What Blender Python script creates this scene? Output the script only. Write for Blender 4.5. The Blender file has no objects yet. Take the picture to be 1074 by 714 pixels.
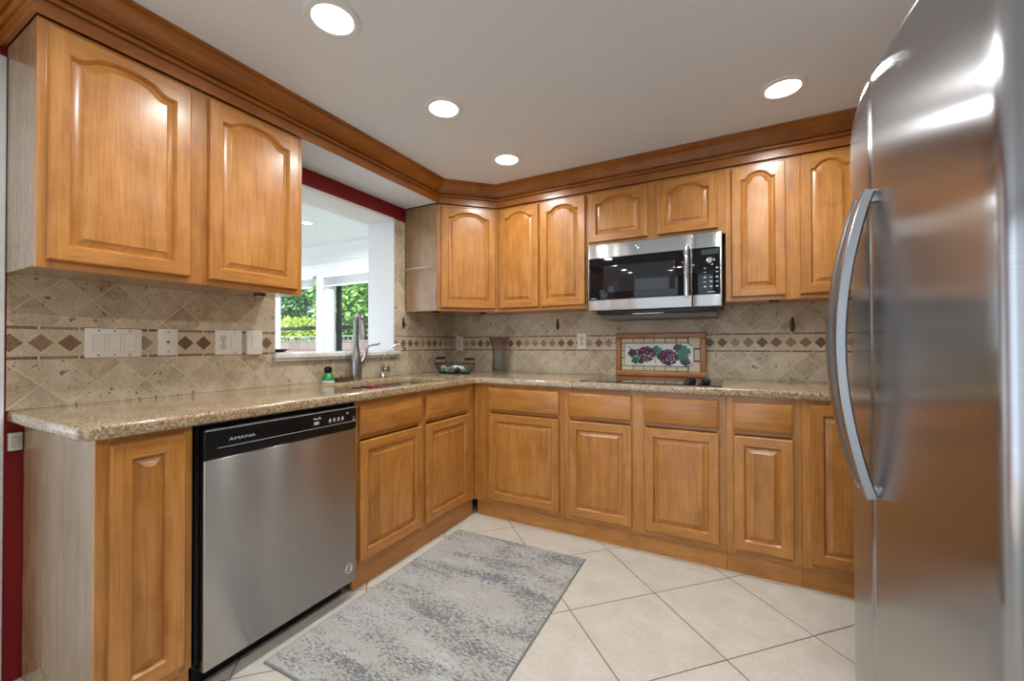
import bpy, bmesh, math, random
from mathutils import Vector, Matrix
random.seed(7)
C = bpy.context.scene
COL = C.collection
PI = math.pi

# ------------------------------------------------------------------ camera
cam_d = bpy.data.cameras.new('camera'); cam = bpy.data.objects.new('camera', cam_d); COL.objects.link(cam)
YAW, PITCH, ROLL, FPX = 0.4930, 0.0093, -0.0020, 434.934
cam.location = (2.1425, -2.9321, 1.1304)
cam.rotation_euler = (Matrix.Rotation(YAW, 3, 'Z') @ Matrix.Rotation(PI/2 + PITCH, 3, 'X') @ Matrix.Rotation(ROLL, 3, 'Z')).to_euler()
cam_d.sensor_fit = 'HORIZONTAL'; cam_d.sensor_width = 36.0; cam_d.lens = FPX * 36.0 / 1074.0
cam_d.clip_start = 0.02; cam_d.clip_end = 200
C.camera = cam
# ------------------------------------------------------------------ world, sun, exposure
W = bpy.data.worlds.new('sky'); C.world = W; W.use_nodes = True
bg = W.node_tree.nodes['Background']; bg.inputs[0].default_value = (0.74, 0.87, 1.0, 1); bg.inputs[1].default_value = 2.8
sd = bpy.data.lights.new('sun', 'SUN'); sd.energy = 8.0; sd.angle = math.radians(0.6); sd.color = (1.0, 0.95, 0.86)
sun = bpy.data.objects.new('sun', sd); COL.objects.link(sun)
sun.rotation_euler = (math.radians(42), 0, math.radians(28)); sun.location = (0, -8, 9)
LAMP_W = 6.6
C.view_settings.view_transform = 'Standard'; C.view_settings.look = 'None'
C.view_settings.exposure = 0.0; C.view_settings.gamma = 1.0; C.view_settings.use_curve_mapping = False

# ------------------------------------------------------------------ node helpers
def srgb(r, g, b):
    f = lambda c: (c/255/12.92) if c/255 <= 0.04045 else ((c/255+0.055)/1.055)**2.4
    return (f(r), f(g), f(b), 1)

class NT:
    def __init__(s, name):
        s.mat = bpy.data.materials.new(name); s.mat.use_nodes = True
        s.t = s.mat.node_tree; s.b = s.t.nodes['Principled BSDF']; s.out = s.t.nodes['Material Output']
    def put(s, sock, v):
        if hasattr(v, 'links'): s.t.links.new(v, sock)
        else:
            if isinstance(v, (tuple, list)) and len(sock.default_value) == 4 and len(v) == 3: v = (*v, 1)
            sock.default_value = v
    def n(s, typ, out=0, props=None, **ins):
        nd = s.t.nodes.new(typ)
        for k, v in (props or {}).items(): setattr(nd, k, v)
        for k, v in ins.items():
            k2 = int(k[1:]) if k[0] == 'i' and k[1:].isdigit() else k.replace('_', ' ')
            s.put(nd.inputs[k2], v)
        return nd.outputs[out]
    def m(s, op, a, b=0.0, c=0.0):
        return s.n('ShaderNodeMath', props={'operation': op}, i0=a, i1=b, i2=c)
    def xyz(s, x, y, z): return s.n('ShaderNodeCombineXYZ', i0=x, i1=y, i2=z)
    def sep(s, v):
        nd = s.t.nodes.new('ShaderNodeSeparateXYZ'); s.put(nd.inputs[0], v); return nd.outputs
    def noise(s, vec, scale=1, detail=4, rough=.5, dist=0, out=0):
        return s.n('ShaderNodeTexNoise', out=out, Vector=vec, Scale=scale, Detail=detail, Roughness=rough, Distortion=dist)
    def ramp(s, fac, stops, interp='LINEAR'):
        nd = s.t.nodes.new('ShaderNodeValToRGB'); s.put(nd.inputs[0], fac); cr = nd.color_ramp; cr.interpolation = interp
        while len(cr.elements) < len(stops): cr.elements.new(0.5)
        for e, (p, c) in zip(cr.elements, stops): e.position = p; e.color = c if len(c) == 4 else (*c, 1)
        return nd.outputs[0]
    def mix(s, fac, a, b, blend='MIX'):
        nd = s.t.nodes.new('ShaderNodeMix'); nd.data_type = 'RGBA'; nd.blend_type = blend
        s.put(nd.inputs[0], fac); s.put(nd.inputs[6], a); s.put(nd.inputs[7], b); return nd.outputs[2]
    def white(s, vec, out=0):
        return s.n('ShaderNodeTexWhiteNoise', out=out, props={'noise_dimensions': '3D'}, Vector=vec)
    def bump(s, h, strength=.2, dist=.002):
        s.put(s.b.inputs['Normal'], s.n('ShaderNodeBump', Strength=strength, Distance=dist, Height=h))
    def set(s, **k):
        for a, v in k.items(): s.put(s.b.inputs[a.replace('_', ' ')], v)
        return s.mat

def plain(name, col, rough=.5, metal=0.0, **k):
    n = NT(name)
    pos = n.n('ShaderNodeTexCoord', out=3)
    f = n.noise(pos, 35, 3)
    n.put(n.b.inputs['Base Color'], n.mix(1.0, col, n.ramp(f, [(0.3, (.99, .99, .99)), (.7, (1.008, 1.008, 1.008))]), 'MULTIPLY'))
    return n.set(Roughness=rough, Metallic=metal, **k)

def wood(name, light, mid, dark, rough=.34, stave=11.0):
    n = NT(name)
    u, v, _ = n.sep(n.n('ShaderNodeTexCoord', out=2))
    r = n.n('ShaderNodeObjectInfo', out=5)
    ro = n.m('MULTIPLY', r, 37.0)
    u2 = n.m('ADD', u, ro)
    st = n.m('FLOOR', n.m('MULTIPLY', u2, stave))
    wn = n.white(n.xyz(st, ro, 3.0))
    vec = n.xyz(n.m('MULTIPLY', u2, 16.0), n.m('ADD', n.m('MULTIPLY', v, 1.5), n.m('MULTIPLY', wn, 9.0)), ro)
    a = n.noise(vec, 1.0, 5, .55, 1.1)
    fine = n.noise(n.xyz(n.m('MULTIPLY', u2, 170.0), n.m('MULTIPLY', v, 6.0), ro), 1.0, 3, .6)
    blot = n.noise(n.xyz(n.m('MULTIPLY', u2, 9.0), n.m('MULTIPLY', v, 6.0), ro), 1.0, 3, .6, .8)
    c = n.ramp(a, [(.2, dark), (.46, mid), (.74, light)])
    c = n.mix(.3, c, n.ramp(blot, [(.34, dark), (.62, light)]))
    c = n.mix(1.0, c, n.ramp(fine, [(.32, (.82, .79, .74)), (.58, (1.04, 1.04, 1.04))]), 'MULTIPLY')
    c = n.mix(1.0, c, n.ramp(wn, [(0, (.92, .9, .87)), (1, (1.05, 1.05, 1.06))]), 'MULTIPLY')
    n.put(n.b.inputs['Base Color'], c)
    n.bump(fine, .05, .001)
    return n.set(Roughness=rough, Coat_Weight=.25, Coat_Roughness=.18)

def steel(name, col, rough, aniso, rot, horizontal_lines=True):
    n = NT(name)
    u, v, _ = n.sep(n.n('ShaderNodeTexCoord', out=2))
    if horizontal_lines: f = n.noise(n.xyz(n.m('MULTIPLY', u, 3.0), n.m('MULTIPLY', v, 900.0), 0.0), 1, 2)
    else: f = n.noise(n.xyz(n.m('MULTIPLY', u, 900.0), n.m('MULTIPLY', v, 3.0), 0.0), 1, 2)
    n.put(n.b.inputs['Base Color'], n.mix(1.0, col, n.ramp(f, [(.3, (.93, .93, .93)), (.7, (1.03, 1.03, 1.03))]), 'MULTIPLY'))
    n.put(n.b.inputs['Tangent'], n.n('ShaderNodeTangent', props={'direction_type': 'UV_MAP'}))
    return n.set(Roughness=rough, Metallic=1.0, Anisotropic=aniso, Anisotropic_Rotation=rot)

WOOD_L, WOOD_M, WOOD_D = srgb(198, 141, 74), srgb(181, 119, 51), srgb(150, 90, 30)
M = {}
M['wood'] = wood('maple_honey', WOOD_L, WOOD_M, WOOD_D)
M['wood_side'] = wood('maple_side_worn_daylit', srgb(168, 136, 104), srgb(152, 122, 90), srgb(130, 102, 74), .22)  # greyed side panels: worn finish plus daylight reflection put into the colour
M['crown'] = wood('maple_crown', srgb(174, 108, 42), srgb(156, 92, 30), srgb(124, 66, 16), .3, 3.0)
M['oak'] = wood('oak_frame', srgb(196, 138, 80), srgb(176, 116, 60), srgb(134, 80, 36), .4)
M['white'] = plain('white_paint', srgb(226, 228, 230), .45)
M['ceil'] = plain('ceiling_paint', srgb(224, 229, 234), .7)
M['ceil2'] = plain('sunroom_paint', srgb(232, 235, 238), .6)
M['red'] = plain('red_paint', srgb(140, 12, 22), .5)
M['beige'] = plain('beige_paint', srgb(170, 158, 142), .6)
M['plastic'] = plain('switch_plastic', srgb(226, 220, 208), .35)
M['plastic2'] = plain('switch_plastic_darker', srgb(205, 198, 186), .35)  # slightly darker plastic for rocker frames, outlet faces and puck lenses
M['black'] = plain('black_plastic', (.004, .004, .005, 1), .3, Specular_IOR_Level=.3)
M['blackm'] = plain('black_metal', (.012, .012, .013, 1), .4, .3)
M['dark'] = plain('dark_slot', (.01, .009, .008, 1), .6)
M['bronze'] = plain('bronze', srgb(82, 62, 44), .3, .9)
M['nickel'] = plain('brushed_nickel', (.38, .37, .35, 1), .3, 1.0)
M['chrome'] = plain('chrome', (.72, .72, .72, 1), .08, 1.0)
M['brass'] = plain('aged_brass', srgb(128, 112, 88), .3, 1.0)
M['steel_v'] = steel('brushed_steel_upright', (.46, .45, .435, 1), .27, 1.0, 0.25)
M['steel_h'] = steel('brushed_steel_level', (.46, .46, .47, 1), .21, 1.0, 0.0, True)
M['steel_s'] = plain('satin_steel', (.42, .43, .44, 1), .28, 1.0)
M['sink'] = plain('sink_steel', (.6, .6, .61, 1), .3, 1.0)
M['glassblk'] = plain('black_glass', (.006, .006, .007, 1), .035, Specular_IOR_Level=.32)
M['cook'] = plain('cooktop_glass', (.012, .009, .008, 1), .03)
M['window'] = plain('oven_window', (.022, .022, .023, 1), .06, Specular_IOR_Level=.32)
M['mark'] = plain('printed_mark', srgb(190, 190, 190), .5)
M['green'] = plain('green_plastic', srgb(24, 142, 74), .3)
M['bristle'] = plain('bristles', srgb(225, 225, 215), .7)
M['cloth_red'] = plain('red_cloth', srgb(132, 12, 30), .8)
M['grape'] = plain('grape_glaze', srgb(108, 48, 88), .2)
M['leaf_g'] = plain('leaf_glaze', srgb(16, 116, 66), .25)
M['leaf_d'] = plain('leaf_glaze_dark', srgb(24, 52, 40), .25)
M['stem'] = plain('stem_glaze', srgb(34, 30, 28), .3)
M['marble'] = None

n = NT('lamp_lens'); M['lens'] = n.set(Base_Color=(1, 1, 1, 1), Emission_Color=(1, .97, .92, 1), Emission_Strength=6.0)

# granite
n = NT('granite'); pos = n.n('ShaderNodeNewGeometry', out=0)
a = n.noise(pos, 16, 6, .7, .6); b_ = n.noise(pos, 95, 3, .6); sp = n.n('ShaderNodeTexVoronoi', out=1, Vector=pos, Scale=210.0)
c = n.ramp(a, [(.3, srgb(120, 92, 62)), (.45, srgb(166, 138, 102)), (.6, srgb(190, 170, 138)), (.75, srgb(134, 112, 86))])
c = n.mix(.55, c, n.ramp(b_, [(.38, srgb(58, 38, 24)), (.45, srgb(150, 116, 76)), (.55, srgb(196, 176, 144)), (.66, srgb(120, 110, 100))]))
c = n.mix(.45, c, n.ramp(n.sep(sp)[0], [(0, srgb(44, 30, 22)), (.22, srgb(132, 98, 62)), (.5, srgb(184, 160, 124)), (.85, srgb(216, 204, 182))], 'CONSTANT'))
n.put(n.b.inputs['Base Color'], c); M['granite'] = n.set(Roughness=.12, Coat_Weight=.3, Coat_Roughness=.05)

n = NT('marble_sill'); pos = n.n('ShaderNodeNewGeometry', out=0)
a = n.noise(pos, 7, 6, .6, 1.5)
n.put(n.b.inputs['Base Color'], n.ramp(a, [(.35, srgb(214, 210, 204)), (.5, srgb(238, 236, 232)), (.7, srgb(244, 243, 240))])); M['marble'] = n.set(Roughness=.2)

# travertine backsplash: diamonds, pencil liners and a band of small diamonds. Runs round the corner (a = distance along wall)
def travertine():
    n = NT('travertine_backsplash'); pos = n.n('ShaderNodeNewGeometry', out=0)
    x, y, z = n.sep(pos)
    a = n.m('SUBTRACT', x, y)
    D = .147; S = D / math.sqrt(2)
    up = n.m('GREATER_THAN', z, 1.14)
    a0 = n.m('ADD', n.m('MULTIPLY', up, 2.082 - 2.287), 2.287)
    b0 = n.m('ADD', n.m('MULTIPLY', up, 1.373 - 0.990), 0.990)
    def diamond(aa, bb, s, grout):
        k = 1 / (math.sqrt(2) * s)
        p = n.m('MULTIPLY', n.m('ADD', aa, bb), k); q = n.m('MULTIPLY', n.m('SUBTRACT', aa, bb), k)
        pi, qi = n.m('FLOOR', p), n.m('FLOOR', q)
        fp, fq = n.m('SUBTRACT', p, pi), n.m('SUBTRACT', q, qi)
        ed = n.m('MINIMUM', n.m('MINIMUM', fp, n.m('SUBTRACT', 1.0, fp)), n.m('MINIMUM', fq, n.m('SUBTRACT', 1.0, fq)))
        return n.m('LESS_THAN', ed, grout / s), n.xyz(pi, qi, 1.0)
    ag = n.m('SUBTRACT', a, a0); bgx = n.m('SUBTRACT', z, b0)
    g1, id1 = diamond(ag, bgx, S, .0021)
    w1 = n.white(id1); 
    cloud = n.noise(pos, 14, 5, .6, .4); fine = n.noise(pos, 120, 3, .6)
    pit = n.m('MULTIPLY', n.m('LESS_THAN', n.noise(pos, 46, 3, .6, .5), .37), n.m('GREATER_THAN', n.noise(pos, 7, 1), .47))
    c1 = n.ramp(w1, [(0, srgb(160, 138, 108)), (.35, srgb(190, 170, 140)), (.7, srgb(212, 196, 168)), (1, srgb(178, 154, 122))])
    c1 = n.mix(.4, c1, n.ramp(cloud, [(.32, srgb(150, 126, 96)), (.6, srgb(218, 205, 182))]))
    c1 = n.mix(.17, c1, n.ramp(fine, [(.38, srgb(110, 88, 64)), (.58, srgb(226, 212, 190))]))
    c1 = n.mix(n.m('MULTIPLY', pit, .75), c1, srgb(84, 66, 48))
    grout = srgb(208, 194, 168)
    c1 = n.mix(g1, c1, grout)
    # small diamonds in the band
    d2 = .0722; s2 = d2 / math.sqrt(2)
    zc = 1.139
    ph = n.m('SUBTRACT', n.m('FRACT', n.m('DIVIDE', n.m('SUBTRACT', a, 2.433 - d2/2), d2)), .5)
    idx = n.m('FLOOR', n.m('DIVIDE', n.m('SUBTRACT', a, 2.433 - d2/2), d2))
    dist = n.m('ADD', n.m('MULTIPLY', n.m('ABSOLUTE', ph), d2), n.m('ABSOLUTE', n.m('SUBTRACT', z, zc)))
    ins = n.m('LESS_THAN', dist, .0322); rim = n.m('MULTIPLY', n.m('GREATER_THAN', dist, .0322), n.m('LESS_THAN', dist, .036))
    w2 = n.white(n.xyz(idx, 5.0, 2.0))
    cd = n.ramp(w2, [(0, srgb(88, 62, 40)), (.3, srgb(116, 86, 58)), (.6, srgb(150, 124, 94)), (1, srgb(182, 160, 130))])
    cd = n.mix(.3, cd, n.ramp(fine, [(.35, srgb(76, 54, 36)), (.65, srgb(168, 142, 112))]))
    tri = n.mix(.35, n.ramp(cloud, [(.3, srgb(184, 162, 132)), (.65, srgb(208, 192, 166))]), n.ramp(fine, [(.35, srgb(160, 136, 106)), (.6, srgb(214, 200, 176))]))
    cb = n.mix(rim, tri, grout); cb = n.mix(ins, cb, cd)
    # pencil liners
    zl = n.m('ABSOLUTE', n.m('SUBTRACT', z, zc))
    liner = n.m('MULTIPLY', n.m('GREATER_THAN', zl, .0475), n.m('LESS_THAN', zl, .0585))
    li = n.m('DIVIDE', n.m('ADD', a, .012), .102); lf = n.m('FRACT', li)
    lg = n.m('LESS_THAN', lf, .045)
    w3 = n.white(n.xyz(n.m('FLOOR', li), n.m('GREATER_THAN', z, zc), 9.0))
    cl = n.ramp(w3, [(0, srgb(84, 60, 38)), (.5, srgb(118, 90, 62)), (1, srgb(160, 134, 102))])
    cl = n.mix(.4, cl, n.ramp(fine, [(.35, srgb(84, 62, 40)), (.65, srgb(180, 156, 124))]))
    cb = n.mix(liner, cb, n.mix(lg, cl, grout))
    lin2 = n.m('MULTIPLY', n.m('GREATER_THAN', zl, .0585), n.m('LESS_THAN', zl, .0605))
    cb = n.mix(lin2, cb, grout)
    band = n.m('LESS_THAN', zl, .0605)
    n.put(n.b.inputs['Base Color'], n.mix(band, c1, cb))
    h = n.m('SUBTRACT', n.m('SUBTRACT', n.m('ADD', n.m('MULTIPLY', fine, .3), n.m('MULTIPLY', liner, .6)), n.m('MULTIPLY', n.m('MULTIPLY', g1, n.m('SUBTRACT', 1.0, band)), .8)), n.m('MULTIPLY', pit, 1.0))
    n.bump(h, .35, .002)
    return n.set(Roughness=.5)
M['trav'] = travertine()

# floor tile
n = NT('floor_tile'); pos = n.n('ShaderNodeNewGeometry', out=0); x, y, z = n.sep(pos)
S = .4185; k = 1 / (math.sqrt(2) * S)
xs, ys = n.m('SUBTRACT', x, 1.814), n.m('ADD', y, .957)
p, q = n.m('MULTIPLY', n.m('ADD', xs, ys), k), n.m('MULTIPLY', n.m('SUBTRACT', xs, ys), k)
pi_, qi_ = n.m('FLOOR', p), n.m('FLOOR', q); fp, fq = n.m('SUBTRACT', p, pi_), n.m('SUBTRACT', q, qi_)
ed = n.m('MINIMUM', n.m('MINIMUM', fp, n.m('SUBTRACT', 1.0, fp)), n.m('MINIMUM', fq, n.m('SUBTRACT', 1.0, fq)))
g = n.m('LESS_THAN', ed, .0024 / S)
wn = n.white(n.xyz(pi_, qi_, 0.0)); cl = n.noise(pos, 9, 5, .6, .5); fi = n.noise(pos, 55, 4, .65)
c = n.ramp(cl, [(.3, srgb(188, 182, 170)), (.55, srgb(200, 195, 184)), (.75, srgb(210, 206, 198))])
c = n.mix(.3, c, n.ramp(fi, [(.3, srgb(182, 174, 160)), (.65, srgb(212, 207, 199))]))
c = n.mix(1.0, c, n.ramp(wn, [(0, (.95, .95, .94)), (1, (1.02, 1.02, 1.02))]), 'MULTIPLY')
n.put(n.b.inputs['Base Color'], n.mix(g, c, srgb(112, 98, 84)))
n.bump(n.m('SUBTRACT', n.m('MULTIPLY', fi, .15), g), .3, .002); M['floor'] = n.set(Roughness=.32)

# rug
n = NT('rug_weave'); pos = n.n('ShaderNodeNewGeometry', out=0); x, y, z = n.sep(pos)
v1 = n.xyz(n.m('MULTIPLY', x, 46.0), n.m('MULTIPLY', y, 135.0), 0.0)
f1 = n.noise(v1, 1, 6, .75, .3)
f2 = n.noise(n.xyz(n.m('MULTIPLY', x, 2.2), n.m('MULTIPLY', y, 7.5), 4.0), 1, 5, .65, .4)
f3 = n.noise(n.xyz(n.m('MULTIPLY', x, 3.0), n.m('MULTIPLY', y, 6.0), 9.0), 1, 3, .6)
thr = n.m('ADD', n.m('MULTIPLY', n.m('SUBTRACT', f2, .5), .56), f1)
dk = n.ramp(thr, [(.515, (0, 0, 0)), (.555, (1, 1, 1))])
base = n.ramp(f3, [(.35, srgb(178, 177, 174)), (.55, srgb(168, 164, 152)), (.7, srgb(188, 188, 187))])
base = n.mix(.3, base, n.ramp(n.noise(v1, 2.3, 4, .7), [(.38, srgb(118, 118, 120)), (.58, srgb(212, 213, 214))]))
c = n.mix(n.m('MULTIPLY', n.sep(dk)[0], .85), base, srgb(96, 98, 104))
n.put(n.b.inputs['Base Color'], c)
wv = n.n('ShaderNodeTexWave', out=1, props={'bands_direction': 'Y'}, Vector=pos, Scale=110.0)
n.bump(n.m('ADD', f1, wv), .35, .003); M['rug'] = n.set(Roughness=.95)
M['rug_edge'] = plain('rug_binding', srgb(128, 127, 122), .95)

# vase glass: mauve at the rim, green grey at the foot
n = NT('tinted_glass'); oz = n.sep(n.n('ShaderNodeTexCoord', out=3))[2]
n.put(n.b.inputs['Base Color'], n.ramp(n.m('MULTIPLY', oz, 3.6), [(0, srgb(206, 216, 206)), (.45, srgb(226, 222, 210)), (.75, srgb(222, 206, 210)), (1, srgb(206, 182, 190))]))
M['vase'] = n.set(Roughness=.03, Transmission_Weight=1.0, IOR=1.45)
n = NT('window_glass'); tr = n.t.nodes.new('ShaderNodeBsdfTransparent'); gl = n.t.nodes.new('ShaderNodeBsdfGlossy'); gl.inputs['Roughness'].default_value = .02
mx = n.t.nodes.new('ShaderNodeMixShader'); mx.inputs[0].default_value = .04
n.t.links.new(tr.outputs[0], mx.inputs[1]); n.t.links.new(gl.outputs[0], mx.inputs[2]); n.t.links.new(mx.outputs[0], n.out.inputs[0]); M['pane'] = n.mat
# garden
def leafmat(name, c1, c2, c3):
    n = NT(name); r = n.n('ShaderNodeNewGeometry', out=8)
    n.put(n.b.inputs['Base Color'], n.ramp(r, [(0, c1), (.5, c2), (1, c3)]))
    return n.set(Roughness=.45, Subsurface_Weight=0.0)
M['leafA'] = leafmat('leaves_green', srgb(60, 116, 46), srgb(110, 164, 70), srgb(186, 214, 128))
M['leafB'] = leafmat('leaves_yellow_green', srgb(112, 150, 48), srgb(164, 188, 70), srgb(206, 214, 110))
M['leafC'] = leafmat('leaves_dark', srgb(38, 84, 48), srgb(72, 124, 66), srgb(134, 176, 112))
M['bark'] = plain('bark', srgb(96, 78, 60), .9)
M['rail'] = plain('railing_grey', srgb(150, 152, 152), .5)
M['lawn'] = plain('lawn', srgb(96, 122, 62), .9)
n = NT('block_wall'); pos = n.n('ShaderNodeNewGeometry', out=0)
x, y, z = n.sep(pos)
br = n.n('ShaderNodeTexBrick', Vector=n.xyz(x, z, 0.0), Color1=srgb(134, 116, 114), Color2=srgb(118, 100, 100), Mortar=srgb(84, 74, 74), Scale=1.0, Mortar_Size=.008, Brick_Width=.4, Row_Height=.2)
n.put(n.b.inputs['Base Color'], br); M['block'] = n.set(Roughness=.9)

# ------------------------------------------------------------------ mesh builder
class MB:
    """collects pieces; UV: v along the grain axis, u across it (metres)"""
    def __init__(s): s.v = []; s.f = []; s.uv = []; s.mi = []; s.sm = []
    def add(s, verts, faces, grain='z', T=None, mi=0, uvfn=None, smooth=True):
        o = len(s.v)
        ax = {'x': 0, 'y': 1, 'z': 2}[grain]
        for f in faces:
            s.f.append([o + i for i in f]); s.mi.append(mi); s.sm.append(smooth)
            for i in f:
                c = verts[i]
                if uvfn: s.uv.append(uvfn(c))
                else:
                    a, b = [c[k] for k in range(3) if k != ax]; s.uv.append((a + b, c[ax]))
        s.v += [tuple(T @ Vector(c)) if T is not None else tuple(c) for c in verts]
    def box(s, x0, x1, y0, y1, z0, z1, grain='z', bevel=0.0, seg=2, T=None, mi=0):
        bm = bmesh.new(); bmesh.ops.create_cube(bm, size=1)
        for v in bm.verts: v.co = ((x0+x1)/2 + v.co.x*(x1-x0), (y0+y1)/2 + v.co.y*(y1-y0), (z0+z1)/2 + v.co.z*(z1-z0))
        if bevel: bmesh.ops.bevel(bm, geom=bm.edges[:], offset=bevel, segments=seg, affect='EDGES', profile=.5)
        s.bm(bm, grain, T, mi); return s
    def bm(s, bm, grain='z', T=None, mi=0):
        bm.verts.index_update()
        s.add([v.co[:] for v in bm.verts], [[v.index for v in f.verts] for f in bm.faces], grain, T, mi); bm.free()
    def lathe(s, prof, seg=28, T=None, mi=0, flute=0, nf=12, cap=True):
        vs, fs = [], []
        for r, z in prof:
            for k in range(seg):
                t = 2*PI*k/seg; rr = r*(1 + flute*math.cos(nf*t)); vs.append((rr*math.cos(t), rr*math.sin(t), z))
        for i in range(len(prof)-1):
            for k in range(seg): fs.append([i*seg+k, i*seg+(k+1) % seg, (i+1)*seg+(k+1) % seg, (i+1)*seg+k])
        if cap: fs.append(list(range(seg))[::-1]); fs.append([(len(prof)-1)*seg+k for k in range(seg)])
        s.add(vs, fs, 'z', T, mi); return s
    def tube(s, pts, rad, seg=10, T=None, mi=0, flat=1.0, closed=False):
        pts = [Vector(p) for p in pts]; n = len(pts)
        rad = rad if isinstance(rad, (list, tuple)) else [rad]*n
        vs, fs = [], []; up = None
        for i, p in enumerate(pts):
            if closed: d = (pts[(i+1) % n]-pts[i-1]).normalized()
            else: d = (pts[min(i+1, n-1)]-pts[max(i-1, 0)]).normalized()
            if up is None: up = Vector((0, 0, 1)) if abs(d.z) < .9 else Vector((1, 0, 0))
            a = (up - d*up.dot(d)).normalized(); b = d.cross(a); up = a
            for k in range(seg):
                t = 2*PI*k/seg; vs.append(tuple(p + a*(rad[i]*math.cos(t)) + b*(rad[i]*flat*math.sin(t))))
        for i in range(n if closed else n-1):
            j = (i+1) % n
            for k in range(seg): fs.append([i*seg+k, i*seg+(k+1) % seg, j*seg+(k+1) % seg, j*seg+k])
        if not closed: fs.append(list(range(seg))[::-1]); fs.append([(n-1)*seg+k for k in range(seg)])
        s.add(vs, fs, 'z', T, mi); return s
    def sphere(s, c, r, seg=12, ring=8, T=None, mi=0, sc=(1, 1, 1)):
        vs, fs = [], []
        for i in range(ring+1):
            ph = PI*i/ring
            for k in range(seg):
                t = 2*PI*k/seg; vs.append((c[0]+r*sc[0]*math.sin(ph)*math.cos(t), c[1]+r*sc[1]*math.sin(ph)*math.sin(t), c[2]+r*sc[2]*math.cos(ph)))
        for i in range(ring):
            for k in range(seg): fs.append([i*seg+k, (i+1)*seg+k, (i+1)*seg+(k+1) % seg, i*seg+(k+1) % seg])
        s.add(vs, fs, 'z', T, mi); return s
    def prism(s, poly, z0, z1, grain='z', T=None, mi=0):
        n = len(poly); vs = [(x, y, z0) for x, y in poly] + [(x, y, z1) for x, y in poly]
        fs = [[i, (i+1) % n, n+(i+1) % n, n+i] for i in range(n)] + [list(range(n))[::-1], list(range(n, 2*n))]
        s.add(vs, fs, grain, T, mi); return s
    def build(s, name, mat, parent=None, angle=35, loc=None, rotz=0):
        me = bpy.data.meshes.new(name); me.from_pydata(s.v, [], s.f)
        uvl = me.uv_layers.new(name='UVMap'); flat = [c for uv in s.uv for c in uv]; uvl.data.foreach_set('uv', flat)
        mats = mat if isinstance(mat, list) else [mat]
        for m_ in mats: me.materials.append(m_)
        me.polygons.foreach_set('material_index', s.mi)
        me.polygons.foreach_set('use_smooth', s.sm)
        me.update(); me.validate()
        bm = bmesh.new(); bm.from_mesh(me); bmesh.ops.recalc_face_normals(bm, faces=bm.faces[:]); bm.to_mesh(me); bm.free()
        me.set_sharp_from_angle(angle=math.radians(angle))
        o = bpy.data.objects.new(name, me); COL.objects.link(o)
        if parent is not None: o.parent = parent
        if loc is not None: o.location = loc
        if rotz: o.rotation_euler = (0, 0, rotz)
        return o

def tag(o, label, cat, group=None, kind=None):
    if label: o['label'] = label
    if cat: o['category'] = cat
    if group: o['group'] = group
    if kind: o['kind'] = kind
    return o
def thing(name, label, cat, loc=(0, 0, 0), rotz=0, group=None):
    o = bpy.data.objects.new(name, None); COL.objects.link(o); o.empty_display_size = .05
    o.location = loc; o.rotation_euler = (0, 0, rotz); return tag(o, label, cat, group)
def struct(o, label=None):
    o['kind'] = 'structure'
    if label: o['label'] = label
    return o
def dup(root, loc, rotz, label):
    r = root.copy(); COL.objects.link(r); r.location = loc; r.rotation_euler = (0, 0, rotz); r['label'] = label
    for ch in list(root.children):
        c = ch.copy(); COL.objects.link(c); c.parent = r
        for g in ch.children:
            d = g.copy(); COL.objects.link(d); d.parent = c
    return r
def text_piece(txt, size, mat, name, parent, T, ext=.0004):
    cu = bpy.data.curves.new('t', 'FONT'); cu.body = txt; cu.size = size; cu.extrude = ext; cu.align_x = 'CENTER'; cu.align_y = 'CENTER'
    to = bpy.data.objects.new('t', cu); COL.objects.link(to)
    dg = bpy.context.evaluated_depsgraph_get(); me = bpy.data.meshes.new_from_object(to.evaluated_get(dg))
    bpy.data.objects.remove(to); me.transform(T); me.materials.clear(); me.materials.append(mat); me.name = name
    o = bpy.data.objects.new(name, me); COL.objects.link(o); o.parent = parent; return o
UPY = Matrix(((1, 0, 0, 0), (0, 0, -1, 0), (0, 1, 0, 0), (0, 0, 0, 1)))       # text plane xy -> xz, facing -y
def TR(x, y, z): return Matrix.Translation((x, y, z))
R90 = PI/2

# ------------------------------------------------------------------ setting
ZC = 2.27
m = MB(); m.box(-6, 3.35, -6.5, 0.9, -.12, 0); struct(m.build('floor', M['floor']))
m = MB(); m.box(-.249, 3.35, -6.5, .12, ZC, 2.60); struct(m.build('ceiling', M['ceil']))
# left wall: pass-through opening y -1.59..-.73, z 1.085..2.02; doorway y -3.55..-2.63
m = MB(); X0, X1 = -.25, -.008
def wl(y0, y1, z0, z1):
    vs = [(x, y, z) for x in (X0, X1) for y in (y0, y1) for z in (z0, z1)]
    q = [[0, 1, 3, 2], [0, 2, 6, 4], [1, 5, 7, 3], [0, 4, 5, 1], [2, 3, 7, 6]]
    m.add(vs, q, mi=1); m.add(vs, [[4, 6, 7, 5]], mi=0)
wl(-6.5, -3.55, 0, ZC); wl(-3.55, -2.63, 2.06, ZC); wl(-2.63, -1.59, 0, ZC); wl(-1.59, -.73, 0, 1.055); wl(-1.59, -.73, 2.02, ZC); wl(-.73, 0, 0, ZC)
struct(m.build('wall_left', [M['red'], M['white']]))
m = MB(); m.box(-.008, 3.35, .008, .12, 0, ZC); struct(m.build('wall_back', M['beige']))
m = MB(); m.box(3.25, 3.35, -6.5, .008, 0, ZC); struct(m.build('wall_right', M['beige']))
m = MB()
m.box(-.25, .2, -6.5, -6.38, 0, ZC); m.box(2.9, 3.25, -6.5, -6.38, 0, ZC); m.box(.2, 2.9, -6.5, -6.38, 2.12, ZC)
struct(m.build('wall_rear', M['white']))
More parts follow.
